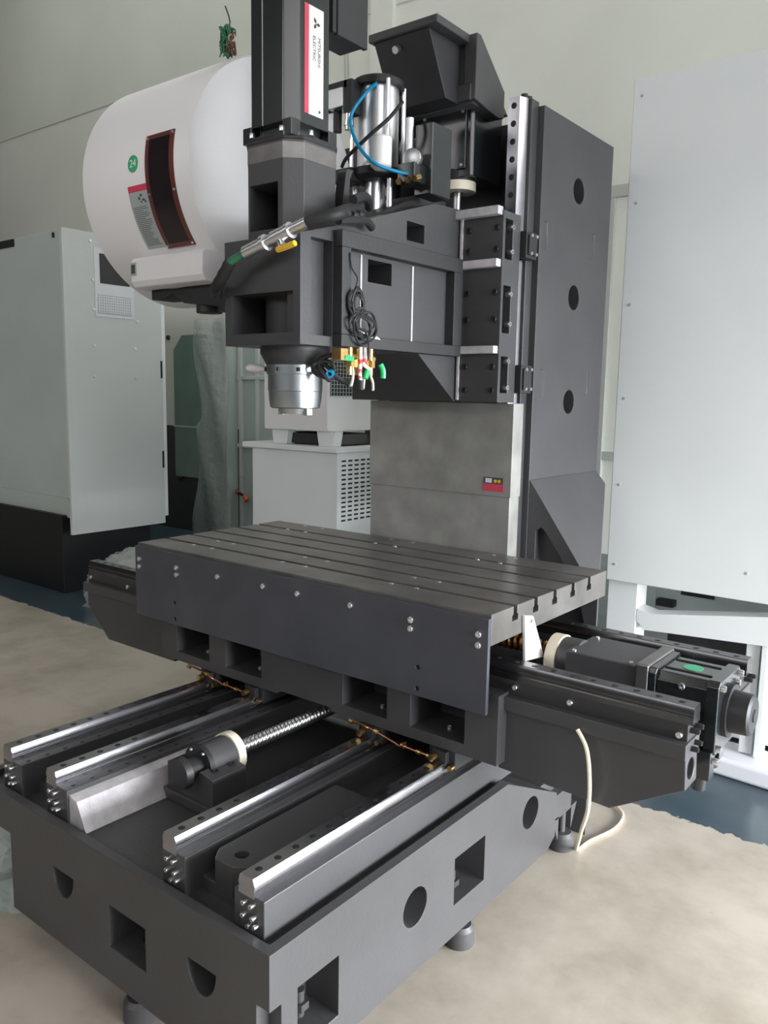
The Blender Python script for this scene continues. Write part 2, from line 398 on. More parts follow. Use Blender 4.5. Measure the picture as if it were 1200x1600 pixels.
obj('rear_extension', bm, M['paint'], bed, bev=0.004)
# the two beams that carry two rails each
bm = B()
for x0, x1, out in ((-1.275, -1.18, 1), (-1.53, -1.445, 0), (-2.05, -1.945, 0), (-2.285, -2.185, 0)):
    box(bm, x0, x1, 1.118, 2.62, 0.42, 0.523)
objs('rail_beam', bm, M['paint'], bed, bev=0.003)
bm = B()
for x0, x1 in ((-1.45, -1.27), (-2.205, -2.045)): box(bm, x0, x1, 1.17, 2.6, 0.42, 0.455)
objs('rail_channel', bm, M['paint'], bed, bev=0.003)
bm = B()
prism(bm, [(-1.955, 0.512), (-1.91, 0.502), (-1.868, 0.425), (-1.955, 0.425)], 'y', 1.125, 1.70)
obj('sloped_plate', bm, M['rib'], bed, bev=0.002)
bm = B()                                                             # boss with a tapped hole between the right rails
prism(bm, [(-1.42, 1.20), (-1.395, 1.165), (-1.335, 1.165), (-1.29, 1.20), (-1.29, 1.62), (-1.42, 1.62)], 'z', 0.44, 0.522)
boss = obj('hoisting_boss', bm, M['paint'], bed, bev=0.003)
c = B(); cyl(c, (-1.357, 1.217, 0.47), (-1.357, 1.217, 0.6), 0.017, 20); cut(boss, c)
RAILX = (-2.247, -2.012, -1.495, -1.229)
def rail_profile(h=0.045, w=0.0255):
    return [(-w, 0), (w, 0), (w, h*0.30), (w*0.88, h*0.36), (w*0.88, h*0.42), (w, h*0.50), (w, h*0.64), (w*0.82, h*0.96), (w*0.78, h), (-w*0.78, h), (-w*0.82, h*0.96), (-w, h*0.64), (-w, h*0.50), (-w*0.88, h*0.42), (-w*0.88, h*0.36), (-w, h*0.30)]
for x0 in (-2.2005, -1.9655):
    repeat('ledge_plug', disc_z(0.006, 0.0015), M['hole'], bed, [(x0, 1.15+0.0578*k, 0.523) for k in range(13)])
for i, x in enumerate(RAILX):
    bm = B(); prism(bm, [(x+a, 0.522+b) for a, b in rail_profile()], 'y', 1.113, 2.62)
    r = obj('linear_rail', bm, M['rail'], bed)
    repeat('rail_plug', disc_z(0.0088, 0.0018), M['hole'], r, [(x, 1.15+0.0578*k, 0.5662) for k in range(13)])
    bm = B()
    for dx, z in ((-0.012, 0.505), (0.012, 0.505), (-0.014, 0.475), (0.016, 0.478), (0.002, 0.455), (0.022, 0.46)):
        screw((0, -1, 0), 0.006, 0.012)(bm2 := B()); bmesh.ops.translate(bm2, verts=bm2.verts, vec=(x+dx+0.005, 1.118, z))
        me = bpy.data.meshes.new('t'); bm2.to_mesh(me); bm2.free(); bm.from_mesh(me); bpy.data.meshes.remove(me)
    objs('end_screw', bm, M['steel'], bed)
    bm = B(); box(bm, x-0.024, x+0.024, 1.845, 2.0, 0.53, 0.598)
    box(bm, x-0.045, x+0.045, 1.862, 1.99, 0.545, 0.598)
    t = obj('carriage_block', bm, M['blackm'], bed, bev=0.002)
def foot(x, y):
    bm = B(); lathe(bm, (x, y, 0), (0, 0, 1), [(0, 0.044), (0.005, 0.046), (0.05, 0.043), (0.062, 0.034), (0.062, 0.012), (0.145, 0.012)], 28)
    obj('leveling_foot', bm, M['paint'], bed)
for x, y in ((-1.175, 1.90), (-1.175, 2.57), (-1.65, 1.13), (-1.2, 1.2), (-2.30, 1.9), (-2.28, 2.57)): foot(x, y)
bm = B()
for y in (1.90, 2.57):
    for s in (-1, 1):
        prism(bm, [(y+s*0.052, 0.13), (y+s*0.085, 0.13), (y+s*0.058, 0.012), (y+s*0.052, 0.012)] if False else [(y+s*0.05, 0.14), (y+s*0.095, 0.14), (y+s*0.052, 0.05)], 'x', -1.19, -1.165)
objs('foot_gusset', bm, M['paint'], bed)
bm = B()
for p in ((-1.63, 1.15), (-1.185, 1.86), (-1.19, 1.235)): cyl(bm, (p[0], p[1], 0.18), (p[0], p[1], 0.245), 0.013, 14); lathe(bm, (p[0], p[1], 0.20), (0, 0, 1), [(0, 0.024), (0.018, 0.024)], 6)
objs('leveling_screw', bm, M['paint_dark'], bed)
# ball screw, bearing housing
bm = B()
n = 14; rings = []; L0, L1 = 1.52, 2.30; steps = 260
for i in range(steps+1):
    y = L0+(L1-L0)*i/steps; rings.append([bm.verts.new((XC+(0.0185+0.0035*math.cos(2*PI*(y/0.016)-a))*math.cos(a), y, 0.537+(0.0185+0.0035*math.cos(2*PI*(y/0.016)-a))*math.sin(a))) for a in [2*PI*k/n for k in range(n)]])
for a, b in zip(rings, rings[1:]):
    for k in range(n): bm.faces.new((a[k], b[k], b[(k+1) % n], a[(k+1) % n]))
bm.faces.new(rings[0]); bm.faces.new(rings[-1][::-1])
obj('ball_screw', bm, M['steel'], bed, ang=60)
bm = B()
box(bm, -1.895, -1.655, 1.385, 1.53, 0.425, 0.455)
prism(bm, [(-1.875, 0.45), (-1.875, 0.535), (-1.82, 0.545), (-1.80, 0.52), (-1.75, 0.52), (-1.73, 0.545), (-1.675, 0.535), (-1.675, 0.45)], 'y', 1.395, 1.52)
lathe(bm, (XC, 1.44, 0.537), (0, 1, 0), [(0, 0.058), (0.09, 0.058)], 36)
hs = obj('bearing_housing', bm, M['paint'], bed, bev=0.003)
bm = B(); lathe(bm, (XC, 1.425, 0.537), (0, 1, 0), [(0, 0.045), (0, 0.06), (0.016, 0.06)], 32)
lathe(bm, (XC, 1.355, 0.537), (0, 1, 0), [(0, 0.012), (0.0, 0.043), (0.02, 0.047), (0.024, 0.032), (0.075, 0.030)], 32)
obj('lock_nut', bm, M['blackm'], hs)
bm = B(); ringtube(bm, (XC, 1.529, 0.537), (XC, 1.556, 0.537), 0.063, 0.026, 40)
obj('buffer_ring', bm, M['cream'], hs)['label'] = 'cream nylon buffer ring'
repeat('cap_screw', screw((0, -1, 0), 0.005, 0.006), M['steel'], hs, [(XC+0.051*math.cos(a), 1.426, 0.537+0.051*math.sin(a)) for a in [PI*k/3 for k in range(6)]])
repeat('mounting_screw', screw((0, 0, 1), 0.011, 0.004), M['hole'], hs, [(-1.845, 1.43, 0.5405), (-1.845, 1.49, 0.5405), (-1.705, 1.43, 0.5405), (-1.705, 1.49, 0.5405)])

# ================================================================== SADDLE
sad = thing('saddle', 'dark grey cast saddle with cross rails lying across the bed under the table', 'machine saddle', (-1.83, 2.18, 0.59))
bm = B(); box(bm, -2.52, -1.05, 1.86, 2.50, 0.600, 0.80)
sc_ = obj('casting', bm, M['paint'], sad, bev=0.004)
c = B()
for x0, x1 in ((-2.425, -2.242), (-2.153, -1.973), (-1.606, -1.431), (-1.344, -1.156)): box(c, x0, x1, 1.7, 2.02, 0.634, 0.745)
prism(c, [(-1.93, 0.55), (-1.89, 0.612), (-1.66, 0.612), (-1.62, 0.55)], 'y', 1.7, 2.6)
cut(sc_, c)
repeat('pocket_bolt', screw((0, 0, 1), 0.009, 0.006), M['steel'], sad, [(x, 1.93, 0.634) for x in (-2.33, -2.05, -1.50, -1.25)])
bm = B()
prism(bm, [(-3.085, 0.69), (-2.94, 0.565), (-2.50, 0.565), (-2.50, 0.79), (-3.085, 0.79)], 'y', 1.905, 2.44)
prism(bm, [(-0.56, 0.672), (-0.565, 0.79), (-1.07, 0.79), (-1.07, 0.575), (-0.745, 0.565)], 'y', 1.905, 2.44)
wings = objs('side_wing', bm, M['paint'], sad, bev=0.004)
c = B(); box(c, -3.2, -2.5, 1.99, 2.355, 0.62, 0.9); cut(wings[0], c)
c = B(); box(c, -1.0, -0.5, 1.99, 2.355, 0.60, 0.9); cyl(c, (-0.7, 1.945, 0.715), (-0.5, 1.945, 0.715), 0.026, 24); cut(wings[1], c)
bm = B()
for y0, y1 in ((1.888, 1.99), (2.355, 2.455)): box(bm, -3.09, -0.56, y0, y1, 0.752, 0.792)
objs('rail_ledge', bm, M['paint'], sad, bev=0.003)
bm = B()
for y0, y1 in ((1.912, 1.985), (2.36, 2.435)): box(bm, -3.085, -0.565, y0, y1, 0.79, 0.836)
objs('rail_seat', bm, M['paint_dark'], sad, bev=0.003)
for y in (1.937, 2.398):
    bm = B(); prism(bm, [(y+a, 0.835+b) for a, b in rail_profile()], 'x', -3.08, -0.555)
    r = obj('linear_rail', bm, M['rail_darkened'], sad)
    repeat('rail_plug', disc_z(0.0088, 0.0018), M['hole'], r, [(-0.59-0.0565*k, y-0.002, 0.8792) for k in range(10)]+[(-3.05+0.0565*k, y-0.002, 0.8792) for k in range(8)])
repeat('seat_screw', screw((0, -1, 0), 0.0085, 0.008), M['steel'], sad, [(-0.868, 1.912, 0.815), (-0.585, 1.912, 0.806), (-1.03, 1.912, 0.817), (-3.06, 1.912, 0.812), (-2.80, 1.912, 0.812)])
repeat('end_screw', screw((1, 0, 0), 0.007, 0.022), M['blackm'], sad, [(-0.565, 1.93, 0.817), (-0.565, 1.955, 0.822), (-0.565, 1.93, 0.772), (-0.565, 1.955, 0.78), (-0.565, 2.40, 0.817), (-0.565, 2.43, 0.82)])
# X drive
bm = B(); pts = []
n = 14; rings = []; steps = 240
for i in range(steps+1):
    x = -1.6+0.62*i/steps
    rings.append([bm.verts.new((x, 2.17+(0.021+0.0045*math.cos(2*PI*(x/0.02)-a))*math.cos(a), 0.855+(0.021+0.0045*math.cos(2*PI*(x/0.02)-a))*math.sin(a))) for a in [2*PI*k/n for k in range(n)]])
for a, b in zip(rings, rings[1:]):
    for k in range(n): bm.faces.new((a[k], b[k], b[(k+1) % n], a[(k+1) % n]))
bm.faces.new(rings[0]); bm.faces.new(rings[-1][::-1])
obj('ball_screw', bm, M['orange_screw'], sad, ang=60)['label'] = 'oiled orange tinted ball screw'
bm = B(); ringtube(bm, (-1.045, 2.17, 0.84), (-1.012, 2.17, 0.84), 0.068, 0.028, 40)
obj('buffer_ring', bm, M['cream'], sad)['label'] = 'cream nylon buffer ring'
bm = B(); lathe(bm, (-1.012, 2.17, 0.84), (1, 0, 0), [(0, 0.064), (0.06, 0.064)], 36)
box(bm, -0.965, -0.76, 2.075, 2.265, 0.70, 0.895)
obj('motor_bracket', bm, M['paint'], sad, bev=0.004)
bm = B(); box(bm, -0.76, -0.725, 2.068, 2.272, 0.70, 0.905)
obj('adapter_plate', bm, M['machined'], sad, bev=0.005)
bm = B()
def rsq(bm, x0, x1, y0, y1, z0, z1, ch):
    prism(bm, [(y0+ch, z0), (y1-ch, z0), (y1, z0+ch), (y1, z1-ch), (y1-ch, z1), (y0+ch, z1), (y0, z1-ch), (y0, z0+ch)], 'x', x0, x1)
rsq(bm, -0.725, -0.705, 2.07, 2.27, 0.70, 0.90, 0.012)
rsq(bm, -0.705, -0.575, 2.078, 2.262, 0.708, 0.892, 0.02)
rsq(bm, -0.575, -0.545, 2.072, 2.268, 0.702, 0.898, 0.014)
ms = obj('servo_motor', bm, M['black'], sad, bev=0.003)
bm = B(); lathe(bm, (-0.545, 2.17, 0.80), (1, 0, 0), [(0, 0.07), (0.012, 0.07), (0.012, 0.056), (0.058, 0.054), (0.064, 0.046), (0.064, 0.018), (0.068, 0.016)], 36)
obj('encoder_cap', bm, M['blackm'], ms)
bm = B(); lathe(bm, (-0.64, 2.17, 0.892), (0, 0, 1), [(0, 0.026), (0.0015, 0.026)], 32)
obj('round_sticker', bm, M['green_sticker'], ms)['label'] = 'round green sticker'
bm = B(); box(bm, -0.70, -0.58, 2.125, 2.132, 0.892, 0.8945); box(bm, -0.70, -0.58, 2.208, 2.215, 0.892, 0.8945)
objs('cooling_groove', bm, M['slot'], ms)
bm = B(); box(bm, -0.61, -0.55, 2.06, 2.10, 0.64, 0.715); cyl(bm, (-0.58, 2.08, 0.645), (-0.58, 2.08, 0.605), 0.022, 20, 0.018); obj('cable_socket', bm, M['black'], ms, bev=0.002)
bm = B(); box(bm, -0.60, -0.555, 2.16, 2.2, 0.66, 0.71); cyl(bm, (-0.577, 2.18, 0.665), (-0.577, 2.18, 0.63), 0.018, 20, 0.014)
obj('cable_socket', bm, M['black'], ms, bev=0.002)
repeat('motor_screw', screw((1, 0, 0), 0.009, 0.012), M['steel'], ms, [(-0.545, 2.09, 0.88), (-0.545, 2.25, 0.88), (-0.545, 2.09, 0.72), (-0.545, 2.25, 0.72), (-0.545, 2.225, 0.862), (-0.548, 2.08, 0.69)])
repeat('side_screw', screw((0, -1, 0), 0.009, 0.008), M['steel'], ms, [(-0.638, 2.078, 0.868), (-0.715, 2.07, 0.80)])
repeat('bracket_screw', screw((0, 0, 1), 0.006, 0.004), M['steel'], sad, [(-0.945, 2.09, 0.895), (-0.945, 2.25, 0.895), (-0.78, 2.09, 0.895)])
# copper oil lines along the saddle front
for x0 in (-2.32, -1.545):
    bm = B(); tube(bm, [(x0, 1.838, 0.607), (x0+0.08, 1.831, 0.604), (x0+0.165, 1.829, 0.588), (x0+0.195, 1.827, 0.583), (x0+0.21, 1.829, 0.598)], 0.0035, 8)
    tube(bm, [(x0+0.20, 1.829, 0.586), (x0+0.24, 1.830, 0.583), (x0+0.29, 1.832, 0.581)], 0.0035, 8)
    ol = objs('oil_line', bm, M['copper'], sad)[0]
    bm = B()
    for dx, dz in ((0.0, 0.607), (0.10, 0.602), (0.2, 0.586), (0.255, 0.582), (0.29, 0.58)): cyl(bm, (x0+dx-0.007, 1.831, dz), (x0+dx+0.007, 1.831, dz-0.002), 0.007, 12)
    objs('brass_fitting', bm, M['brass'], ol)
    bm = B()
    for xx in (RAILX[0], RAILX[1]) if x0 < -2 else (RAILX[2], RAILX[3]):
        cyl(bm, (xx-0.012, 1.822, 0.580), (xx-0.012, 1.843, 0.580), 0.010, 12); cyl(bm, (xx+0.037, 1.845, 0.555), (xx+0.037, 1.861, 0.555), 0.008, 12)
    objs('brass_fitting', bm, M['brass'], ol)

# ================================================================== TABLE
tab = thing('work_table', 'long ground iron table with five T-slots on top of the saddle', 'machine table', (-1.837, 2.2, 0.88))
bm = B(); box(bm, -2.61, -1.064, 1.83, 2.575, 0.943, 1.03)
slab = obj('slab', bm, M['tabletop'], tab, bev=0.002)
c = B()
for y in (1.959, 2.079, 2.199, 2.322, 2.441):
    prism(c, [(y-0.010, 1.05), (y+0.010, 1.05), (y+0.010, 1.006), (y+0.0165, 1.004), (y+0.0165, 0.988), (y-0.0165, 0.988), (y-0.0165, 1.004), (y-0.010, 1.006)], 'x', -2.7, -1.0)
cut(slab, c)
bm = B(); box(bm, -2.61, -1.064, 1.816, 1.829, 0.755, 1.020)
ap = obj('front_apron', bm, M['apron'], tab, bev=0.0015)
c = B()
for x, z in ((-2.379, 0.837), (-2.378, 0.776), (-1.29, 0.839), (-1.29, 0.777)): cyl(c, (x, 1.7, z), (x, 1.9, z), 0.007, 14)
cut(ap, c)
repeat('apron_bolt', screw((0, -1, 0), 0.0095, 0.007), M['steel'], ap, [(x, 1.816, z) for x, z in ((-2.582, 0.972), (-2.582, 0.943), (-2.361, 0.97), (-2.361, 0.944), (-2.138, 0.971), (-1.914, 0.973), (-1.758, 0.974), (-1.539, 0.975), (-1.316, 0.973), (-1.316, 0.947), (-1.093, 0.975), (-1.093, 0.945))])
spots = []
for gx in ((-1.948, -1.845), (-1.478, -1.388), (-2.42, -2.32)):
    for x in gx:
        for y in (1.94, 2.052, 2.437, 2.547): spots.append((x+random.uniform(-.006, .006), y, 1.0285))
repeat('bolt_cap', disc_z(0.0085, 0.0025), M['alum'], tab, spots)
bm = B()
for x0, x1 in ((-2.45, -2.28), (-1.98, -1.81), (-1.51, -1.34)):
    box(bm, x0, x1, 1.90, 1.98, 0.884, 0.942); box(bm, x0, x1, 2.36, 2.44, 0.884, 0.942)
objs('carriage_block', bm, M['blackm'], tab, bev=0.003)
bm = B(); prism(bm, [(1.995, 0.995), (2.045, 0.985), (2.125, 0.845), (2.01, 0.86)], 'x', -1.063, -1.054)
st = obj('limit_plate', bm, M['plastic_white'], tab, bev=0.001); st['label'] = 'white wedge shaped limit plate'
repeat('plate_bolt', screw((1, 0, 0), 0.007, 0.006), M['steel'], st, [(-1.054, 2.025, 0.975)])

# ================================================================== COLUMN
col = thing('machine_column', 'tall dark grey cast column with round side holes behind the table', 'machine column', (XC, 2.99, 0.0))
bm = B()
box(bm, -2.12, -1.43, 2.694, 3.29, 0.0, 2.60)
cc = obj('casting', bm, M['paint'], col, bev=0.005)
c = B()
for z in (2.372, 1.98, 1.583): cyl(c, (-1.6, 2.992, z), (-1.3, 2.992, z), 0.046, 32)
for y, z0, z1 in ((2.735, 2.125, 2.22), (2.755, 1.601, 1.70), (3.135, 2.144, 2.24), (3.14, 1.612, 1.71)):
    box(c, -1.4345, -1.4, y-0.016, y+0.018, z0, z1)
box(c, -2.02, -1.54, 2.5, 2.80, 0.6, 2.7)
cut(cc, c)
bm = B()                                                             # flared foot with triangular buttress
def loft(bm, quads):
    V = [[bm.verts.new(p) for p in q] for q in quads]; n = len(V[0])
    for a, b in zip(V, V[1:]):
        for i in range(n): bm.faces.new((a[i], b[i], b[(i+1) % n], a[(i+1) % n]))
    bm.faces.new(V[0]); bm.faces.new(V[-1][::-1])
def footloop(y, xo, zt, zk, xi=-1.44):
    return [(xi, y, 0.0), (xo, y, 0.0), (xo, y, zk), (-1.428, y, zt), (xi, y, zt)]
loft(bm, [footloop(2.696, -1.14, 1.297, 0.90), footloop(3.285, -1.385, 1.295, 1.245)])
ft = obj('flared_foot', bm, M['paint'], col, bev=0.003)
c = B(); prism(c, [(-1.395, 0.5), (-1.395, 1.11), (-1.375, 1.125), (-1.355, 1.11), (-1.225, 0.93), (-1.19, 0.80), (-1.19, 0.5)], 'y', 2.5, 2.735); cut(ft, c)
bm = B()
for x0, x1 in ((-2.10, -2.02), (-1.54, -1.455)): box(bm, x0, x1, 2.648, 2.70, 0.6, 2.615)
objs('guide_pad', bm, M['paint'], col, bev=0.003)
for x in (-1.4985, -2.05):
    w_ = 0.0335
    bm = B(); prism(bm, [(x-w_, 2.65), (x+w_, 2.65), (x+w_, 2.625), (x+w_-0.012, 2.60), (x-w_+0.012, 2.60), (x-w_, 2.625)], 'z', 0.7, 2.612)
    r = obj('linear_rail', bm, M['rail'], col)
    repeat('rail_plug', disc((0, -1, 0), 0.0105, 0.0018), M['hole'], r, [(x, 2.6008, 2.585-0.0585*k) for k in range(7)])
bm = B(); box(bm, -2.102, -1.447, 2.588, 2.596, 1.238, 1.575); box(bm, -1.455, -1.447, 2.596, 2.66, 1.238, 1.575); box(bm, -2.102, -2.094, 2.596, 2.66, 1.238, 1.575)
box(bm, -2.097, -1.452, 2.592, 2.600, 0.72, 1.24); box(bm, -1.459, -1.452, 2.60, 2.66, 0.72, 1.24); box(bm, -2.097, -2.09, 2.6, 2.66, 0.72, 1.24)
wc = obj('way_cover', bm, M['cover'], col, bev=0.001)
bm = B(); box(bm, -1.560, -1.478, 2.5865, 2.588, 1.283, 1.307)
dl = obj('warning_decal', bm, M['ink'], wc)
bm = B(); box(bm, -1.562, -1.476, 2.5865, 2.588, 1.256, 1.283); obj('red_band', bm, M['red'], dl)['label'] = 'red lower band'
bm = B(); box(bm, -1.552, -1.525, 2.5862, 2.5866, 1.287, 1.303); obj('pictogram', bm, M['panel_paper'], dl)
bm = B()
for x in (-1.510, -1.494): lathe(bm, (x, 2.5862, 1.294), (0, -1, 0), [(0, 0.0065), (0.0004, 0.0065)], 14)
objs('yellow_symbol', bm, M['yellow'], dl)
# rail top stops
bm = B()
for y in (2.655, 2.685): cyl(bm, (-1.49, y, 2.60), (-1.49, y, 2.635), 0.012, 14)
objs('top_bolt', bm, M['paint_dark'], col)
# motor bracket on top
bm = B()
box(bm, -1.91, -1.625, 2.31, 2.53, 2.785, 2.812)                                          # top slab
wedge = prism(B(), [(2.322, 2.785), (2.51, 2.785), (2.51, 2.595), (2.43, 2.595)], 'x', -1.895, -1.665); obj('slanted_web', wedge, M['paint_dark'], col, bev=0.004)  # same paint as the bracket, its shade put in as a darker colour
box(bm, -1.995, -1.61, 2.515, 2.56, 2.59, 2.79)
for x0, x1 in ((-1.645, -1.595), (-2.0, -1.96)):
    prism(bm, [(2.505, 2.812), (2.53, 2.812), (2.70, 2.675), (2.70, 2.585), (2.66, 2.575), (2.505, 2.60)], 'x', x0, x1)
prism(bm, [(2.50, 2.60), (2.50, 2.655), (2.69, 2.67), (2.76, 2.61)], 'x', -1.99, -1.612)
obj('motor_bracket', bm, M['paint'], col, bev=0.004)
repeat('bracket_bolt', screw((0, 0, 1), 0.010, 0.010), M['blackm'], col, [(-1.85, 2.37, 2.812), (-1.69, 2.37, 2.812), (-1.77, 2.45, 2.812)])
bm = B(); lathe(bm, (-1.795, 2.33, 2.748), (0, -0.88, -0.45), [(0, 0.012), (0.02, 0.012)], 16); obj('bracket_plug', bm, M['steel'], col)
bm = B(); prism(bm, [(-1.865, 2.56), (-1.645, 2.56), (-1.635, 2.57), (-1.635, 2.755), (-1.645, 2.765), (-1.865, 2.765), (-1.875, 2.755), (-1.875, 2.57)], 'z', 2.37, 2.62)
box(bm, -1.85, -1.66, 2.552, 2.56, 2.395, 2.60)
zm = obj('servo_motor', bm, M['black'], col, bev=0.003)
repeat('motor_screw', screw((0, -1, 0), 0.006, 0.004), M['steel'], zm, [(-1.838, 2.552, 2.588), (-1.675, 2.552, 2.588), (-1.838, 2.552, 2.408), (-1.675, 2.552, 2.408)])
bm = B(); lathe(bm, (-1.725, 2.61, 2.40), (0, 0, -1), [(0, 0.062), (0.045, 0.062)], 32); obj('coupling', bm, M['blackm'], col)
bm = B(); ringtube(bm, (-1.725, 2.61, 2.33), (-1.725, 2.61, 2.362), 0.066, 0.02, 40); obj('buffer_ring', bm, M['cream'], col)['label'] = 'cream nylon buffer ring'
bm = B(); cyl(bm, (-1.725, 2.61, 2.2), (-1.725, 2.61, 2.365), 0.014, 16); obj('ball_screw', bm, M['steel'], col)

# ================================================================== SPINDLE HEAD
head = thing('spindle_head', 'dark grey spindle head cantilevered from the column rails above the table', 'spindle head', (XC, 1.82, 1.535))
bm = B()
prism(bm, [(1.68, 1.735), (1.68, 2.035), (1.86, 2.085), (2.318, 2.227), (2.50, 2.235), (2.50, 1.578), (2.465, 1.578), (2.24, 1.735)], 'x', -1.93, -1.62)
arm = obj('arm_casting', bm, M['paint'], head, bev=0.003)
c = B(); box(c, -1.905, -1.69, 1.6, 1.93, 1.7681, 1.8821)
cut(arm, c)
c = B(); box(c, -1.69, -1.648, 1.6, 1.70, 1.768, 1.882); cut(arm, c)
c = B()
box(c, -1.655, -1.5, 1.722, 1.812, 1.763, 2.03)
box(c, -1.90, -1.5, 2.165, 2.26, 2.088, 2.147)
box(c, -1.90, -1.5, 1.973, 2.09, 1.936, 2.003)
cut(arm, c)
bm = B(); lathe(bm, (XC, 1.82, 1.75), (0, 0, 1), [(0, 0.088), (0.15, 0.088)], 40); obj('spindle_sleeve', bm, M['paint_dark'], head)
bm = B(); prism(bm, [(2.02, 2.13), (2.36, 2.275), (2.5, 2.275), (2.5, 2.10), (2.02, 2.10)], 'x', -1.92, -1.70); obj('upper_housing', bm, M['paint_dark'], head, bev=0.003)
bm = B()
for y0, y1, z0, z1 in ((1.815, 2.445, 2.015, 2.062), (1.815, 2.445, 1.735, 1.770), (1.815, 1.855, 1.77, 2.015), (2.395, 2.445, 1.77, 2.015)): box(bm, -1.63, -1.585, y0, y1, z0, z1)
obj('side_frame', bm, M['paint_dark'], head, bev=0.002)
bm = B(); box(bm, -1.622, -1.617, 2.195, 2.203, 1.77, 2.01); box(bm, -1.622, -1.617, 1.935, 1.942, 1.77, 2.01); objs('weld_seam', bm, M['rib'], head)
bm = B(); box(bm, -2.10, -1.446, 2.47, 2.588, 1.578, 2.215)
pl = obj('carriage_plate', bm, M['paint'], head, bev=0.003)
c = B()
for z0, z1 in ((2.06, 2.19), (1.815, 1.972), (1.612, 1.735)): box(c, -1.50, -1.4, 2.485, 2.535, z0, z1)
cut(pl, c)
bm = B()
for z0, z1 in ((2.075, 2.165), (1.612, 1.71)):
    box(bm, -1.4525, -1.424, 2.590, 2.668, z0, z1); box(bm, -1.43, -1.416, 2.60, 2.655, z0+0.012, z1-0.012)
objs('carriage_block', bm, M['blackm'], head, bev=0.002)
for x0, z0, z1 in ((-1.70, 2.198, 2.226), (-1.625, 2.030, 2.056), (-1.625, 1.744, 1.770)):
    bm = B(); box(bm, x0, -1.452, 2.442, 2.475, z0, z1); obj('stiffening_rib', bm, M['rib'], head, bev=0.002)
bm = B(); box(bm, -1.612, -1.604, 2.462, 2.472, 1.585, 2.2); obj('plate_weld', bm, M['rib'], head)
repeat('plate_bolt', screw((0, -1, 0), 0.011, 0.008), M['hole'], head, [(x, 2.471, z) for x in (-1.58, -1.47) for z in (2.16, 2.09, 1.95, 1.86, 1.70, 1.62)])
repeat('recess_bolt', screw((1, 0, 0), 0.009, 0.02), M['steel'], head, [(-1.50+0.045, 2.52, z) for z in (2.165, 2.085, 1.945, 1.845, 1.72, 1.63)])
repeat('block_screw', screw((1, 0, 0), 0.006, 0.006), M['steel'], head, [(-1.416, y, z) for y in (2.61, 2.645) for z in (2.15, 2.09, 1.695, 1.627)])
# underside hole and lower wedge are part of the arm; spindle nose
bm = B(); lathe(bm, (XC, 1.82, 1.74), (0, 0, -1), [(0, 0.105), (0.025, 0.105), (0.058, 0.088), (0.062, 0.084)], 44); obj('nose_flange', bm, M['paint_dark'], head)
bm = B(); lathe(bm, (XC, 1.82, 1.684), (0, 0, -1), [(0, 0.088), (0.028, 0.088), (0.030, 0.083), (0.078, 0.083), (0.080, 0.0815), (0.105, 0.080), (0.128, 0.076), (0.131, 0.07), (0.131, 0.05), (0.148, 0.043), (0.148, 0.02), (0.11, 0.018)], 56)
nose = obj('spindle_nose', bm, M['spindle'], head)
bm = B(); box(bm, XC-0.062, XC-0.042, 1.808, 1.832, 1.532, 1.555); box(bm, XC+0.042, XC+0.062, 1.808, 1.832, 1.532, 1.555); objs('drive_key', bm, M['steel'], nose, bev=0.002)
bm = B()
for a in (-2.2, -1.4, -0.7): box(bm, XC+0.0885*math.cos(a)-0.004, XC+0.0885*math.cos(a)+0.004, 1.82+0.0885*math.sin(a)-0.004, 1.82+0.0885*math.sin(a)+0.004, 1.663, 1.674)
objs('nose_slot', bm, M['hole'], nose)
bm = B(); lathe(bm, (-1.895, 1.80, 1.672), (-0.85, -0.45, 0.05), [(-0.03, 0.008), (0.0, 0.009), (0.012, 0.013), (0.045, 0.012), (0.055, 0.006)], 18); obj('air_plug', bm, M['plastic_white'], head)
# motor mount and spindle motor
def chsq(cx, cy, hx, hy, ch): return [(cx-hx+ch, cy-hy), (cx+hx-ch, cy-hy), (cx+hx, cy-hy+ch), (cx+hx, cy+hy-ch), (cx+hx-ch, cy+hy), (cx-hx+ch, cy+hy), (cx-hx, cy+hy-ch), (cx-hx, cy-hy+ch)]
MY = 1.805
bm = B(); prism(bm, chsq(XC, MY, 0.112, 0.108, 0.042), 'z', 2.03, 2.30); mm = obj('motor_mount', bm, M['paint'], head, bev=0.003)
c = B(); box(c, -1.84, -1.725, 1.6, 1.86, 2.06, 2.185); cut(mm, c)
bm = B(); prism(bm, chsq(XC, MY, 0.113, 0.109, 0.042), 'z', 2.245, 2.29); obj('machined_band', bm, M['machined'], head, bev=0.001)
bm = B(); prism(bm, chsq(XC, MY, 0.114, 0.110, 0.04), 'z', 2.296, 2.306); obj('mount_plate', bm, M['blackm'], head, bev=0.002)
bm = B(); prism(bm, chsq(XC, 1.797, 0.096, 0.092, 0.033), 'z', 2.345, 2.95)
prism(bm, chsq(XC, 1.797, 0.07, 0.07, 0.02), 'z', 2.30, 2.36)
sm = obj('spindle_motor', bm, M['black'], head, bev=0.003)
bm = B(); prism(bm, chsq(XC, 1.797, 0.1, 0.096, 0.03), 'z', 2.303, 2.318)
for x in (-0.08, 0.08):
    for y in (-0.076, 0.076): box(bm, XC+x-0.018, XC+x+0.018, 1.797+y-0.018, 1.797+y+0.018, 2.305, 2.35)
obj('motor_foot', bm, M['black'], sm, bev=0.002)
repeat('foot_bolt', screw((0, 0, 1), 0.008, 0.014), M['steel'], sm, [(XC+0.09, 1.72, 2.318), (XC+0.06, 1.703, 2.318), (XC-0.06, 1.703, 2.318), (XC+0.098, 1.78, 2.318)])
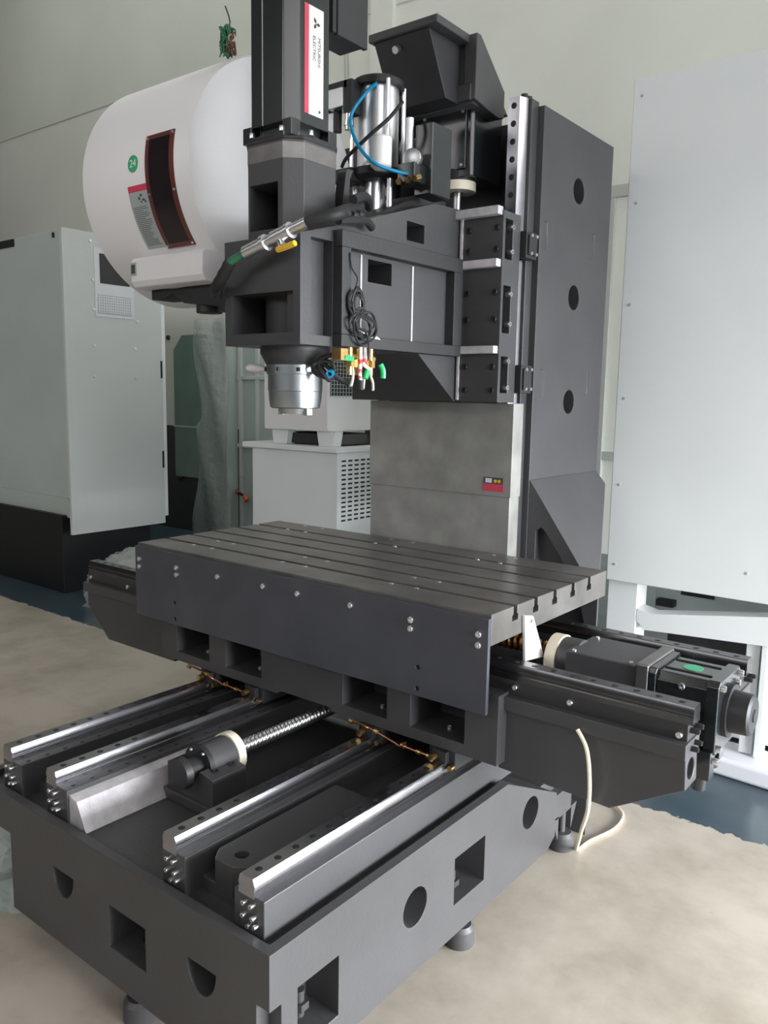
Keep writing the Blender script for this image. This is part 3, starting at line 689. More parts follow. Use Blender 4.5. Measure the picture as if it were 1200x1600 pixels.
bm = B(); box(bm, XC-0.096+0.078, XC-0.096+0.08, 1.7035, 1.706, 2.345, 2.95); obj('edge_highlight', bm, M['alum'], sm)  # bright strip standing in for the thin highlight along the panel edge
lx = XC+0.0965
bm = B(); box(bm, lx-0.001, lx+0.0006, 1.772, 1.832, 2.375, 2.660); lab = obj('maker_label', bm, M['plastic_white'], sm); lab['label'] = 'white label with red edge and dark lettering'
bm = B(); box(bm, lx-0.001, lx+0.0008, 1.755, 1.772, 2.375, 2.660); obj('red_edge', bm, M['red'], lab)
bm = B()
def rhomb(bm, cy, cz, ang, s=0.0085):
    a = math.radians(ang); d = Vector((0, math.sin(a), math.cos(a))); e = Vector((0, math.cos(a), -math.sin(a)))
    o = Vector((lx+0.0006, cy, cz)); P = [o, o+d*s*1.0+e*s*0.577, o+d*s*2.0, o+d*s*1.0-e*s*0.577]
    Q = [p+Vector((0.0008, 0, 0)) for p in P]
    A = [bm.verts.new(p) for p in P]; Z = [bm.verts.new(p) for p in Q]; bm.faces.new(A); bm.faces.new(Z[::-1])
    for i in range(4): bm.faces.new((A[i], Z[i], Z[(i+1) % 4], A[(i+1) % 4]))
for a in (90, -30, 210): rhomb(bm, 1.801, 2.618, a)
obj('emblem', bm, M['ink'], lab)
text('lettering', 'MITSUBISHI', 0.0155, M['ink'], lab, (lx+0.0008, 1.813, 2.546), (0, 0, -1), (0, 1, 0))
text('lettering', 'ELECTRIC', 0.0155, M['ink'], lab, (lx+0.0008, 1.793, 2.552), (0, 0, -1), (0, 1, 0))
bm = B(); box(bm, lx-0.001, lx+0.0012, 1.812, 1.820, 2.386, 2.393); obj('label_mark', bm, M['ink'], lab)
bm = B(); box(bm, -1.79, -1.69, 1.885, 2.03, 2.63, 2.93); box(bm, -1.70, -1.684, 1.90, 2.035, 2.625, 2.93); obj('terminal_box', bm, M['paint_dark'], sm, bev=0.003)
# tool release cylinder behind the motor
CX, CY = -1.80, 2.235
bm = B(); lathe(bm, (CX, CY, 2.32), (0, 0, 1), [(0, 0.068), (0.27, 0.068)], 44)
ub = obj('release_cylinder', bm, M['alum'], head)
bm = B(); lathe(bm, (CX, CY, 2.59), (0, 0, 1), [(0, 0.086), (0.022, 0.086), (0.026, 0.08)], 40); cyl(bm, (CX-0.03, CY-0.02, 2.61), (CX-0.03, CY-0.02, 2.628), 0.012, 14); cyl(bm, (CX+0.04, CY+0.02, 2.61), (CX+0.04, CY+0.02, 2.628), 0.012, 14)
box(bm, CX-0.04, CX+0.02, CY-0.02, CY+0.03, 2.61, 2.635)
obj('top_cap', bm, M['blackm'], ub, bev=0.002)
bm = B(); lathe(bm, (CX, CY, 2.30), (0, 0, 1), [(0, 0.07), (0.012, 0.088), (0.036, 0.088)], 40); box(bm, CX-0.12, CX-0.03, CY-0.10, CY-0.02, 2.295, 2.335); obj('bottom_cap', bm, M['blackm'], ub, bev=0.002)
bm = B()
for dx, dy in ((-0.072, -0.05), (0.075, -0.045), (0.06, 0.06), (-0.06, 0.06)): cyl(bm, (CX+dx, CY+dy, 2.32), (CX+dx, CY+dy, 2.6), 0.0075, 12)
cyl(bm, (CX+0.132, CY+0.0, 2.30), (CX+0.132, CY+0.0, 2.48), 0.013, 14)
objs('tie_rod', bm, M['steel'], ub)
bm = B(); cyl(bm, (CX, CY-0.01, 2.10), (CX, CY-0.01, 2.30), 0.033, 28)
for dx in (-0.078, 0.068): cyl(bm, (CX+dx, CY-0.02, 2.13), (CX+dx, CY-0.02, 2.30), 0.010, 14)
objs('piston_rod', bm, M['steel'], ub)
bm = B(); box(bm, CX-0.118, CX-0.052, CY-0.122, CY-0.062, 2.52, 2.58); vb = obj('valve_block', bm, M['alum'], ub, bev=0.003)
bm = B(); cyl(bm, (CX-0.118, CY-0.092, 2.545), (CX-0.15, CY-0.10, 2.545), 0.026, 18); cyl(bm, (CX-0.15, CY-0.10, 2.545), (CX-0.185, CY-0.11, 2.535), 0.01, 12); box(bm, CX-0.125, CX-0.04, CY-0.115, CY-0.05, 2.578, 2.60)
cyl(bm, (CX-0.10, CY-0.09, 2.455), (CX-0.10, CY-0.09, 2.52), 0.014, 14); box(bm, CX-0.052, CX-0.02, CY-0.115, CY-0.06, 2.50, 2.6); obj('solenoid', bm, M['blackm'], vb)
bm = B(); cyl(bm, (CX-0.042, CY-0.1, 2.45), (CX-0.042, CY-0.1, 2.505), 0.013, 14); cyl(bm, (CX-0.042, CY-0.1, 2.462), (CX-0.042, CY-0.1, 2.478), 0.016, 14); obj('silencer', bm, M['steel'], vb)
bm = B(); lathe(bm, (CX+0.075, CY-0.075, 2.315), (0, 0, 1), [(0, 0.022), (0.01, 0.034), (0.095, 0.034), (0.10, 0.03)], 28); obj('filter_bowl', bm, M['plastic_white'], ub)
bm = B(); tube(bm, [(CX+0.05, CY-0.07, 2.585), (CX+0.02, CY-0.09, 2.555), (CX-0.012, CY-0.125, 2.48), (CX+0.015, CY-0.132, 2.40), (CX+0.085, CY-0.13, 2.325), (CX+0.14, CY-0.075, 2.30), (CX+0.175, CY-0.03, 2.295)], 0.0055, 10); obj('air_tube', bm, M['blue_tube'], ub)['label'] = 'blue air tube'
bm = B(); tube(bm, [(CX+0.13, CY-0.04, 2.52), (CX+0.115, CY-0.09, 2.46), (CX+0.06, CY-0.12, 2.41), (CX-0.03, CY-0.12, 2.36), (CX-0.07, CY-0.10, 2.34)], 0.006, 10); obj('black_tube', bm, M['rubber'], ub)
bm = B(); box(bm, CX+0.145, CX+0.215, CY+0.01, CY+0.12, 2.24, 2.46); box(bm, CX+0.12, CX+0.19, CY-0.05, CY+0.02, 2.27, 2.33); obj('air_unit', bm, M['black'], head, bev=0.004)
bm = B(); lathe(bm, (CX+0.165, CY-0.02, 2.345), (0.3, -1, 0), [(0, 0.03), (0.02, 0.03), (0.022, 0.026)], 24); obj('gauge', bm, M['alum'], head)
bm = B()
for dx in (0.13, 0.165, 0.195): cyl(bm, (CX+dx, CY-0.055, 2.275), (CX+dx, CY-0.03, 2.285), 0.01, 12)
objs('air_fitting', bm, M['brass'], head)
bm = B(); ringtube(bm, (-1.695, 1.98, 2.145), (-1.690, 1.965, 2.145), 0.018, 0.013, 24); cyl(bm, (-1.7, 1.99, 2.09), (-1.7, 1.99, 2.135), 0.004, 8); obj('cable_ring', bm, M['plastic_white'], head)
bm = B(); prism(bm, [(1.90, 2.12), (1.92, 2.25), (1.93, 2.26), (1.955, 2.26), (1.94, 2.235), (1.93, 2.12)], 'x', -1.70, -1.665); obj('side_bracket', bm, M['paint_dark'], head, bev=0.002)

# ================================================================== TOOL MAGAZINE
DY, DZ, DR = 2.175, 2.345, 0.41
mag = thing('tool_magazine', 'white round tool magazine drum hung on the left side of the column', 'tool magazine', (-2.5, DY, 1.93))
bm = B()
lathe(bm, (-2.80, DY, DZ), (1, 0, 0), [(0, 0.0), (0, DR-0.01), (0.004, DR), (0.588, DR), (0.60, DR-0.008), (0.60, 0.0)], 128)
obj('drum', bm, M['white'], mag, ang=40)
bm = B(); box(bm, -2.45, -2.122, 2.55, 2.80, 2.15, 2.55); obj('mounting_arm', bm, M['paint'], mag, bev=0.004)
bm = B(); cylpatch(bm, DY, DZ, DR, -2.420, -2.272, -38.3, 13.2, 0.004, 28); win = obj('inspection_window', bm, M['redbrown'], mag); win['label'] = 'curved smoked window with dark red edge'
bm = B(); cylpatch(bm, DY, DZ, DR+0.0035, -2.400, -2.292, -36.0, 11.0, 0.0015, 28); obj('smoked_pane', bm, M['smoked'], win)
def on_drum(x, a, d=0.0):
    a = math.radians(a); return (x, DY-(DR+d)*math.cos(a), DZ+(DR+d)*math.sin(a))
bm = B()
for x, a in ((-2.412, 11.8), (-2.280, 11.8), (-2.412, -13), (-2.280, -13), (-2.412, -37), (-2.280, -37)):
    n_ = Vector((0, -math.cos(math.radians(a)), math.sin(math.radians(a)))); lathe(bm, on_drum(x, a, 0.003), n_, [(0, 0.005), (0.005, 0.004)], 10)
objs('window_screw', bm, M['steel'], win)
bm = B(); cylpatch(bm, DY, DZ, DR, -2.528, -2.424, -37.5, -10.5, 0.001, 16); lab2 = obj('warning_label', bm, M['label_grey'], mag); lab2['label'] = 'grey text label under a red strip'
bm = B(); cylpatch(bm, DY, DZ, DR, -2.528, -2.424, -10.5, -7.6, 0.0012, 4); obj('red_strip', bm, M['red'], lab2)
bm = B()
for k in range(22):
    a = -17.3-k*0.86; x1 = -2.438-random.choice((0.0, 0.008, 0.03, 0.018))
    cylpatch(bm, DY, DZ, DR+0.0008, -2.518, x1, a-0.25, a, 0.0006, 1)
obj('print_line', bm, M['ink'], lab2)['kind'] = 'stuff'
bm = B()
for (x, a, w1, h1) in ((-2.462, -12.3, 0.012, 1.0), (-2.474, -13.6, 0.010, 1.3), (-2.452, -14.4, 0.014, 0.9), (-2.443, -15.3, 0.008, 0.9), (-2.466, -15.2, 0.008, 0.7)): cylpatch(bm, DY, DZ, DR+0.0008, x-w1/2, x+w1/2, a-h1/2, a+h1/2, 0.0006, 2)
obj('pictogram', bm, M['ink'], lab2)
a0 = math.radians(2.3); nn = Vector((0, -math.cos(a0), math.sin(a0)))
bm = B(); lathe(bm, on_drum(-2.49, 2.3, -0.001), nn, [(0, 0.028), (0.0025, 0.028)], 40); stk = obj('number_sticker', bm, M['green_sticker'], mag); stk['label'] = 'round green sticker numbered 24'
text('numeral', '24', 0.036, M['plastic_white'], stk, Vector(on_drum(-2.49, 2.3, 0.0016)), (1, 0, 0), (0, math.sin(a0), math.cos(a0)))
bm = B(); prism(bm, [(1.935, 2.075), (1.832, 2.068), (1.822, 2.055), (1.822, 1.985), (1.835, 1.965), (2.10, 1.935), (2.3, 1.93), (2.3, 2.02)], 'x', -2.60, -2.205)
bx = obj('door_housing', bm, M['white'], mag, bev=0.006)
bm = B(); box(bm, -2.597, -2.565, 1.8195, 1.8225, 2.005, 2.05); obj('rating_plate', bm, M['label_grey'], bx)
bm = B(); box(bm, -2.591, -2.571, 1.818, 1.820, 2.012, 2.043); obj('plate_print', bm, M['ink'], bx)
# change arm under the drum
bm = B(); prism(bm, [(-2.56, 1.965), (-2.56, 1.925), (-2.49, 1.925), (-2.44, 1.94), (-2.38, 1.905), (-2.15, 1.88), (-1.94, 1.875), (-1.94, 1.965), (-2.3, 1.965), (-2.45, 1.955), (-2.5, 1.965)], 'y', 1.88, 1.98)
cyl(bm, (-2.30, 1.93, 1.87), (-2.30, 1.93, 1.98), 0.045, 24); cyl(bm, (-2.18, 1.93, 1.87), (-2.18, 1.93, 1.98), 0.05, 24)
obj('change_arm', bm, M['blackm'], mag, bev=0.003)

# wires on top of the drum
wb = thing('wire_bundle', 'tangle of loose green and brown wires on top of the white drum', 'wires', (-2.2, 1.98, 2.70))
def tang(n, cx, cy, cz, sx, sy, sz, r):
    bm = B()
    for k in range(n):
        p = [(cx+random.uniform(-sx, sx), cy+random.uniform(-sy, sy), cz-0.02+random.uniform(0, 0.02))]
        for q in range(5): p.append((cx+random.uniform(-sx, sx), cy+random.uniform(-sy, sy), cz+random.uniform(0, sz)))
        p.append((cx+random.uniform(-sx, sx), cy+random.uniform(-sy, sy), cz-0.02)); tube(bm, p, r, 6, 5)
    return bm
obj('green_wire', tang(9, -2.225, 1.955, 2.722, 0.03, 0.014, 0.075, 0.003), M['greenhose'], wb)
obj('brown_wire', tang(5, -2.215, 1.957, 2.722, 0.025, 0.012, 0.055, 0.004), mat('brown_wire', (0.16, 0.07, 0.05), 0.5), wb)
bm = B(); tube(bm, [(-2.235, 1.955, 2.715), (-2.235, 1.955, 2.77), (-2.22, 1.965, 2.81), (-2.22, 1.945, 2.855)], 0.0022, 6); obj('loose_wire', bm, M['rubber'], wb)
bm = B(); ringtube(bm, (-2.20, 1.96, 2.752), (-2.195, 1.95, 2.754), 0.013, 0.009, 20); obj('wire_ring', bm, M['nozzle'], wb)

# ball valve with hoses across the head front
hv = thing('ball_valve', 'silver ball valve with yellow lever hanging in front of the spindle head', 'valve', (-1.66, 1.63, 1.98))
A = Vector((-1.775, 1.62, 1.985)); Bp = Vector((-1.545, 1.63, 2.045)); d = (Bp-A)
def al(t): return A+d*t
bm = B(); lathe(bm, A, d, [(0, 0.012), (0, 0.018), (0.07, 0.018), (0.072, 0.023), (0.085, 0.023), (0.087, 0.016), (0.11, 0.016), (0.112, 0.020), (0.165, 0.020), (0.167, 0.0225), (0.178, 0.0225), (0.18, 0.0155), (d.length, 0.0155)], 24)
obj('valve_body', bm, M['steel'], hv)
s = al(0.55)
bm = B(); cyl(bm, s, s+Vector((0.028, -0.012, -0.032)), 0.010, 14); obj('valve_stem', bm, M['steel'], hv)
q = s+Vector((0.03, -0.014, -0.034))
bm = B(); tube(bm, [q+Vector((-0.02, 0, -0.004)), q+Vector((0.01, 0, 0.0)), q+Vector((0.045, 0, 0.007))], 0.008, 10); obj('valve_lever', bm, M['yellow'], hv)['label'] = 'yellow lever'
bm = B(); tube(bm, [A+d*0.02, A-d*0.25+Vector((0, 0, -0.004)), A-d*0.34+Vector((0, 0.0, -0.016))], 0.011, 12); obj('green_hose', bm, M['greenhose'], hv)
bm = B(); tube(bm, [A-d*0.26+Vector((0, 0, -0.005)), A-d*0.5+Vector((0, 0.01, -0.04)), (-1.95, 1.66, 1.90), (-2.05, 1.75, 1.90), (-2.14, 1.83, 1.935)], 0.017, 12, 5, 0.05); obj('black_hose', bm, M['rubber'], hv)
bm = B(); tube(bm, [Bp-d*0.02, Bp+Vector((0.06, 0.05, 0.022)), (-1.545, 1.78, 2.10), (-1.60, 1.90, 2.138), (-1.65, 1.945, 2.155)], 0.017, 12, 6, 0.04); tube(bm, [(-1.56, 1.83, 2.14), (-1.58, 1.90, 2.165), (-1.62, 1.97, 2.172), (-1.65, 2.01, 2.162)], 0.013, 10); tube(bm, [(-1.50, 1.70, 2.055), (-1.52, 1.80, 2.075), (-1.57, 1.90, 2.095), (-1.598, 1.96, 2.09)], 0.012, 10); objs('supply_hose', bm, M['rubber'], hv)
bm = B()
for p in ((-1.512, 1.75, 2.082), (-1.525, 1.80, 2.085), (-1.555, 1.86, 2.10)): lathe(bm, p, (0.2, -1, 0.1), [(0, 0.013), (0.014, 0.013), (0.02, 0.008)], 14)
objs('hose_clip', bm, M['blackm'], hv)

# coil of thin black cable
ck = thing('cable_coil', 'tied coil of thin black cable hanging on the side frame of the spindle head', 'cable', (-1.57, 1.88, 1.77))
bm = B()
for k in range(5):
    ph = random.uniform(0, 6); cz = 1.80+random.uniform(-0.01, 0.01); cy = 1.895+random.uniform(-0.012, 0.012); ry = 0.045+random.uniform(-0.012, 0.012); rz = 0.04+random.uniform(-.008, .008)
    P = [(-1.572+0.004*math.sin(3*t+k), cy+ry*math.cos(t+ph), cz+rz*math.sin(t+ph)-0.012*math.cos(t)) for t in [2*PI*i/14 for i in range(15)]]; tube(bm, P, 0.0036, 6, 3)
obj('lower_loop', bm, M['rubber'], ck)
bm = B()
for k in range(6):
    ph = random.uniform(0, 6); cz = 1.862+random.uniform(-0.01, 0.012); cy = 1.873+random.uniform(-0.008, 0.012); ry = 0.024+random.uniform(-0.006, 0.01); rz = 0.038+random.uniform(-.01, .008)
    P = [(-1.573+0.004*math.sin(2*t+k), cy+ry*math.cos(t+ph), cz+rz*math.sin(t+ph)) for t in [2*PI*i/14 for i in range(15)]]; tube(bm, P, 0.0036, 6, 3)
obj('upper_loop', bm, M['rubber'], ck)
bm = B(); tube(bm, [(-1.575, 1.86, 1.90), (-1.57, 1.865, 1.93), (-1.58, 1.85, 1.96), (-1.582, 1.845, 2.0)], 0.0022, 6); tube(bm, [(-1.572, 1.90, 1.79), (-1.55, 1.895, 1.75), (-1.545, 1.89, 1.70)], 0.003, 6); obj('loose_end', bm, M['rubber'], ck)
bm = B(); prism(bm, [(1.858, 1.782), (1.87, 1.793), (1.94, 1.783), (1.985, 1.768), (1.99, 1.764), (1.862, 1.77)], 'x', -1.5835, -1.5805); obj('white_tag', bm, M['plastic_white'], ck)

# coolant manifold
cm = thing('coolant_manifold', 'brass coolant valve cluster with green levers and beige nozzles below the spindle head', 'coolant valves', (-1.58, 1.88, 1.66))
bm = B()
box(bm, -1.60, -1.565, 1.79, 1.82, 1.695, 1.728); cyl(bm, (-1.585, 1.80, 1.71), (-1.585, 1.96, 1.705), 0.011, 14)
for y in (1.845, 1.885, 1.94): cyl(bm, (-1.58, y, 1.733), (-1.58, y, 1.655), 0.010, 14); lathe(bm, (-1.58, y, 1.70), (0, 0, -1), [(0, 0.015), (0.022, 0.015)], 6)
obj('brass_body', bm, M['brass'], cm)
for P in ([(-1.57, 1.808, 1.703), (-1.565, 1.84, 1.70)], [(-1.565, 1.912, 1.672), (-1.565, 1.90, 1.645)], [(-1.57, 1.978, 1.69), (-1.565, 1.985, 1.672), (-1.565, 1.986, 1.648)]):
    bm = B(); tube(bm, P, 0.0085, 10, 3); obj('valve_lever', bm, M['green'], cm)['label'] = 'green lever'
for P in ([(-1.575, 1.852, 1.685), (-1.57, 1.85, 1.65), (-1.56, 1.83, 1.622)], [(-1.575, 1.908, 1.655), (-1.57, 1.90, 1.635), (-1.56, 1.885, 1.615)], [(-1.58, 1.94, 1.66), (-1.575, 1.948, 1.635), (-1.565, 1.938, 1.612)]):
    bm = B(); tube(bm, P, 0.0042, 8, 4); obj('coolant_nozzle', bm, M['nozzle'], cm)
bm = B(); tube(bm, [(-1.56, 1.872, 1.735), (-1.56, 1.872, 1.70), (-1.558, 1.868, 1.66), (-1.558, 1.872, 1.635)], 0.005, 8); tube(bm, [(-1.56, 1.892, 1.735), (-1.56, 1.892, 1.70), (-1.558, 1.885, 1.685), (-1.558, 1.915, 1.672)], 0.005, 8); objs('white_tube', bm, M['plastic_white'], cm)
bm = B()
for z0, z1 in ((1.70, 1.688), (1.672, 1.66), (1.652, 1.645)): cyl(bm, (-1.559, 1.869, z0), (-1.559, 1.869, z1), 0.0062, 10)
cyl(bm, (-1.56, 1.889, 1.702), (-1.559, 1.887, 1.688), 0.0062, 10); objs('red_tape', bm, M['red'], cm)
bm = B(); cyl(bm, (-1.558, 1.872, 1.64), (-1.558, 1.872, 1.612), 0.008, 12)
for k in range(3): P = [(-1.64+0.025*math.cos(t+k), 1.80+0.03*math.cos(t)*0.6, 1.672+0.022*math.sin(t)-0.006*k) for t in [2*PI*i/12 for i in range(13)]]; tube(bm, P, 0.007, 8, 3)
tube(bm, [(-1.62, 1.80, 1.665), (-1.60, 1.83, 1.64), (-1.585, 1.85, 1.63)], 0.008, 8); tube(bm, [(-1.60, 1.80, 1.712), (-1.64, 1.79, 1.70), (-1.66, 1.79, 1.68)], 0.007, 8); obj('black_hose', bm, M['rubber'], cm)
bm = B(); ringtube(bm, (-1.612, 1.80, 1.658), (-1.606, 1.788, 1.655), 0.011, 0.006, 16); obj('blue_fitting', bm, M['blue_tube'], cm)

# beige cable dropping from the saddle wing
bm = B(); tube(bm, [(-0.83, 1.879, 0.762), (-0.80, 1.873, 0.72), (-0.785, 1.866, 0.65), (-0.79, 1.88, 0.56), (-0.86, 2.01, 0.42), (-0.98, 2.27, 0.22), (-1.075, 2.48, 0.07), (-1.112, 2.585, 0.008), (-1.105, 2.66, 0.007), (-1.07, 2.80, 0.007), (-1.085, 2.92, 0.007), (-1.15, 2.98, 0.008)], 0.0055, 10, 8)
tag(obj('beige_cable', bm, M['beige']), 'thin beige cable looping down from the saddle wing to the floor', 'cable')

# ================================================================== RIGHT CABINET
rc = thing('control_cabinet', 'large pale grey cabinet at the right edge behind the table', 'cabinet', (-0.6, 4.0, 0.0))
bm = B(); box(bm, -1.447, 1.3, 3.50, 6.1, 0.785, 2.925); obj('body', bm, M['offwhite'], rc, bev=0.004)
repeat('panel_rivet', disc((0, -1, 0), 0.006, 0.003), M['label_grey'], rc, [(-1.41, 3.50, z) for z in (2.85, 2.42, 2.0, 1.6, 1.22, 0.86)]+[(-0.85, 3.5, 0.9)])
bm = B(); box(bm, -1.46, -1.32, 3.56, 3.68, 0.0, 0.785); obj('corner_post', bm, M['offwhite'], rc, bev=0.004)
bm = B(); prism(bm, [(-1.32, 0.60), (-1.28, 0.565), (0.3, 0.655), (0.3, 0.745), (-0.6, 0.745), (-1.25, 0.645), (-1.32, 0.66)], 'y', 3.56, 3.66); obj('cross_beam', bm, M['offwhite'], rc, bev=0.003)
bm = B(); box(bm, -1.32, 0.3, 3.80, 3.83, 0.58, 0.79); obj('inner_panel', bm, M['green_white'], rc)
bm = B(); box(bm, -1.20, -1.05, 3.79, 3.80, 0.70, 0.735); box(bm, -1.30, -1.22, 3.75, 3.80, 0.64, 0.67); objs('inner_slot', bm, M['slot'], rc)
bm = B(); box(bm, -0.855, -0.80, 3.62, 3.70, 0.09, 0.66); box(bm, -0.79, -0.765, 3.60, 3.70, 0.09, 0.66); objs('front_post', bm, M['offwhite'], rc, bev=0.003)
bm = B(); box(bm, -1.0, 0.3, 3.74, 3.78, 0.10, 0.34); box(bm, -0.76, 0.3, 3.76, 3.79, 0.34, 0.66); objs('lower_panel', bm, M['offwhite'], rc, bev=0.003)
bm = B(); box(bm, -1.30, 1.2, 3.95, 6.0, 0.0, 0.70); obj('inner_tank', bm, M['paint_dark'], rc)
bm = B(); box(bm, -0.74, -0.66, 3.725, 3.741, 0.515, 0.535); obj('red_plug', bm, M['orange'], rc)
bm = B(); prism(bm, [(-1.12, 3.57), (-1.10, 3.53), (-0.62, 3.50), (0.1, 3.50), (0.1, 3.74), (-1.12, 3.74)], 'z', 0.0, 0.085)
tag(obj('foam_pad', bm, M['foam'], bev=0.02), 'glossy white foam pad on the blue floor under the right cabinet', 'foam pad')

# ================================================================== LEFT CABINET MACHINE
lc = thing('enclosed_machine', 'large pale grey machine enclosure on a black base at the left edge', 'machine', (-6.8, 4.0, 0.0))
bm = B(); prism(bm, [(-8.6, 0.77), (-5.71, 0.77), (-5.71, 2.755), (-8.6, 2.755)], 'y', 3.405, 4.26); obj('body', bm, M['green_white'], lc, bev=0.004)
bm = B(); box(bm, -5.71, -5.68, 3.40, 4.262, 0.49, 2.765); dr = obj('side_door', bm, M['door_grey'], lc, bev=0.003)
bm = B(); box(bm, -5.75, -5.69, 4.262, 4.30, 0.55, 2.72); obj('door_jamb', bm, M['offwhite'], lc)
repeat('door_bolt', disc((1, 0, 0), 0.011, 0.010), M['steel'], dr, [(-5.68, y, z) for y, z in ((3.636, 1.93), (4.002, 1.925), (3.633, 1.698), (4.0, 1.69), (3.645, 2.20), (4.03, 2.14), (3.64, 2.42), (3.63, 2.70))])
bm = B()
for z in (1.77, 1.03): cyl(bm, (-5.676, 4.25, z-0.07), (-5.676, 4.25, z+0.07), 0.008, 10)
objs('door_hinge', bm, M['slot'], dr)
bm = B(); box(bm, -5.68, -5.672, 3.655, 4.0, 2.15, 2.66); ac = obj('cooler_frame', bm, M['panel_paper'], dr, bev=0.002)
bm = B(); box(bm, -5.673, -5.669, 3.70, 3.96, 2.40, 2.62); obj('dark_display', bm, M['paint_dark'], ac)
bm = B(); box(bm, -5.673, -5.669, 3.675, 3.975, 2.175, 2.315); gr = obj('grille', bm, M['label_grey'], ac)
bm = B()
for k in range(15): box(bm, -5.670, -5.664, 3.68+0.02*k, 3.69+0.02*k, 2.18, 2.31)
for k in range(7): box(bm, -5.670, -5.665, 3.676, 3.974, 2.18+0.02*k, 2.187+0.02*k)
obj('grille_bar', bm, M['panel_paper'], ac)['kind'] = 'stuff'
bm = B(); box(bm, -8.4, -6.36, 3.395, 3.41, 2.69, 2.745); obj('dark_strip', bm, M['slot'], lc)
bm = B(); box(bm, -5.80, -5.782, 3.393, 3.41, 2.70, 2.735); obj('corner_catch', bm, M['slot'], lc)
bm = B(); prism(bm, [(3.41, 0.77), (3.47, 0.60), (4.2, 0.57), (4.2, 0.77)], 'x', -8.6, -5.75); obj('tray', bm, M['green_panel'], lc)
bm = B(); box(bm, -8.6, -5.86, 3.42, 4.24, 0.0, 0.62)
obj('machine_base', bm, M['dirt_black'], lc, bev=0.004)

# second enclosure behind, with a green tinted window
en = thing('glazed_enclosure', 'pale enclosure with green tinted chamfered window between the left machine and the chiller', 'machine', (-6.9, 6.0, 0.0))
bm = B(); box(bm, -9.2, -6.35, 6.0, 6.7, 1.20, 3.2); obj('body', bm, M['wallp'], en, bev=0.004)
bm = B(); box(bm, -9.2, -6.35, 6.0, 6.7, 0.0, 1.20); obj('lower_skirt', bm, M['paint'], en, bev=0.004)
W = lambda px: px
bm = B(); prism(bm, [(-7.77, 0.62), (-7.77, 2.06), (-7.62, 2.22), (-7.2, 2.22), (-6.95, 2.0), (-6.95, 0.62)], 'y', 5.985, 6.0); obj('tinted_window', bm, M['green_glass'], en, bev=0.003)
bm = B(); box(bm, -7.78, -6.95, 5.98, 5.99, 1.19, 1.205); obj('window_rail', bm, M['green_panel'], en)
bm = B(); lathe(bm, (-7.87, 6.0, 2.2), (0, -1, 0), [(0, 0.03), (0.02, 0.025)], 14); lathe(bm, (-7.68, 5.985, 0.60), (0, -1, 0), [(0, 0.03), (0.02, 0.025)], 14); objs('enclosure_knob', bm, M['paint_dark'], en)
wp = thing('wrapped_post', 'pale upright post wrapped in loose clear plastic film left of the chiller', 'post', (-6.4, 5.5, 0.0))
bm = B(); box(bm, -6.52, -6.42, 5.5, 5.6, 0.0, 2.30); box(bm, -6.40, -6.26, 5.45, 5.6, 0.0, 2.3); objs('post', bm, M['green_panel'], wp, bev=0.003)
bm = B(); V = []
for i in range(25):
    z = 2.30*i/24; row = []
    for k in range(11):
        t = k/10; x = -6.74+0.52*t; bulge = 0.06*math.sin(PI*t)+0.025*math.sin(9*t+5*z)
        xe = x+(0.16*(1-t))*max(0, math.sin((z-0.2)*1.7))*(1 if z > 1.3 else 0.3)-0.02*math.sin(7*z)*(1-t)
        row.append(bm.verts.new((xe, 5.43-bulge, z)))
    V.append(row)
for a, b in zip(V, V[1:]):
    for k in range(10): bm.faces.new((a[k], b[k], b[k+1], a[k+1]))
fo = obj('plastic_film', bm, M['film'], wp, ang=80); fo.modifiers.new('s', 'SOLIDIFY').thickness = 0.002
gp = thing('glass_partition', 'pale green glazed partition with aluminium frame behind the chiller', 'partition', (-5.6, 5.6, 0.0))
bm = B(); box(bm, -6.24, -4.2, 5.60, 5.62, 0.0, 2.35); obj('glass_pane', bm, M['green_panel'], gp)
bm = B()
for x in (-6.22, -5.98, -5.62): box(bm, x, x+0.04, 5.575, 5.60, 0.0, 2.35)
for z in (1.05, 1.72): box(bm, -6.24, -4.2, 5.57, 5.60, z, z+0.035)
obj('partition_frame', bm, M['offwhite'], gp, bev=0.002)
af = thing('air_fitting', 'small orange and black air fitting on the glazed partition beside the chiller', 'air fitting', (-6.05, 5.5, 0.55))
bm = B(); cyl(bm, (-6.21, 5.54, 0.60), (-6.17, 5.52, 0.595), 0.022, 14); cyl(bm, (-6.08, 5.52, 0.575), (-6.03, 5.5, 0.53), 0.024, 14); objs('orange_nut', bm, M['orange'], af)
bm = B(); cyl(bm, (-6.245, 5.57, 0.605), (-6.21, 5.54, 0.60), 0.02, 14); cyl(bm, (-6.17, 5.52, 0.595), (-6.08, 5.52, 0.575), 0.015, 14); objs('black_body', bm, M['blackm'], af)
bm = B(); lathe(bm, (-6.16, 5.57, 0.755), (0, -1, 0), [(-0.01, 0.014), (0.02, 0.01)], 12); obj('screw_head', bm, M['steel'], af)

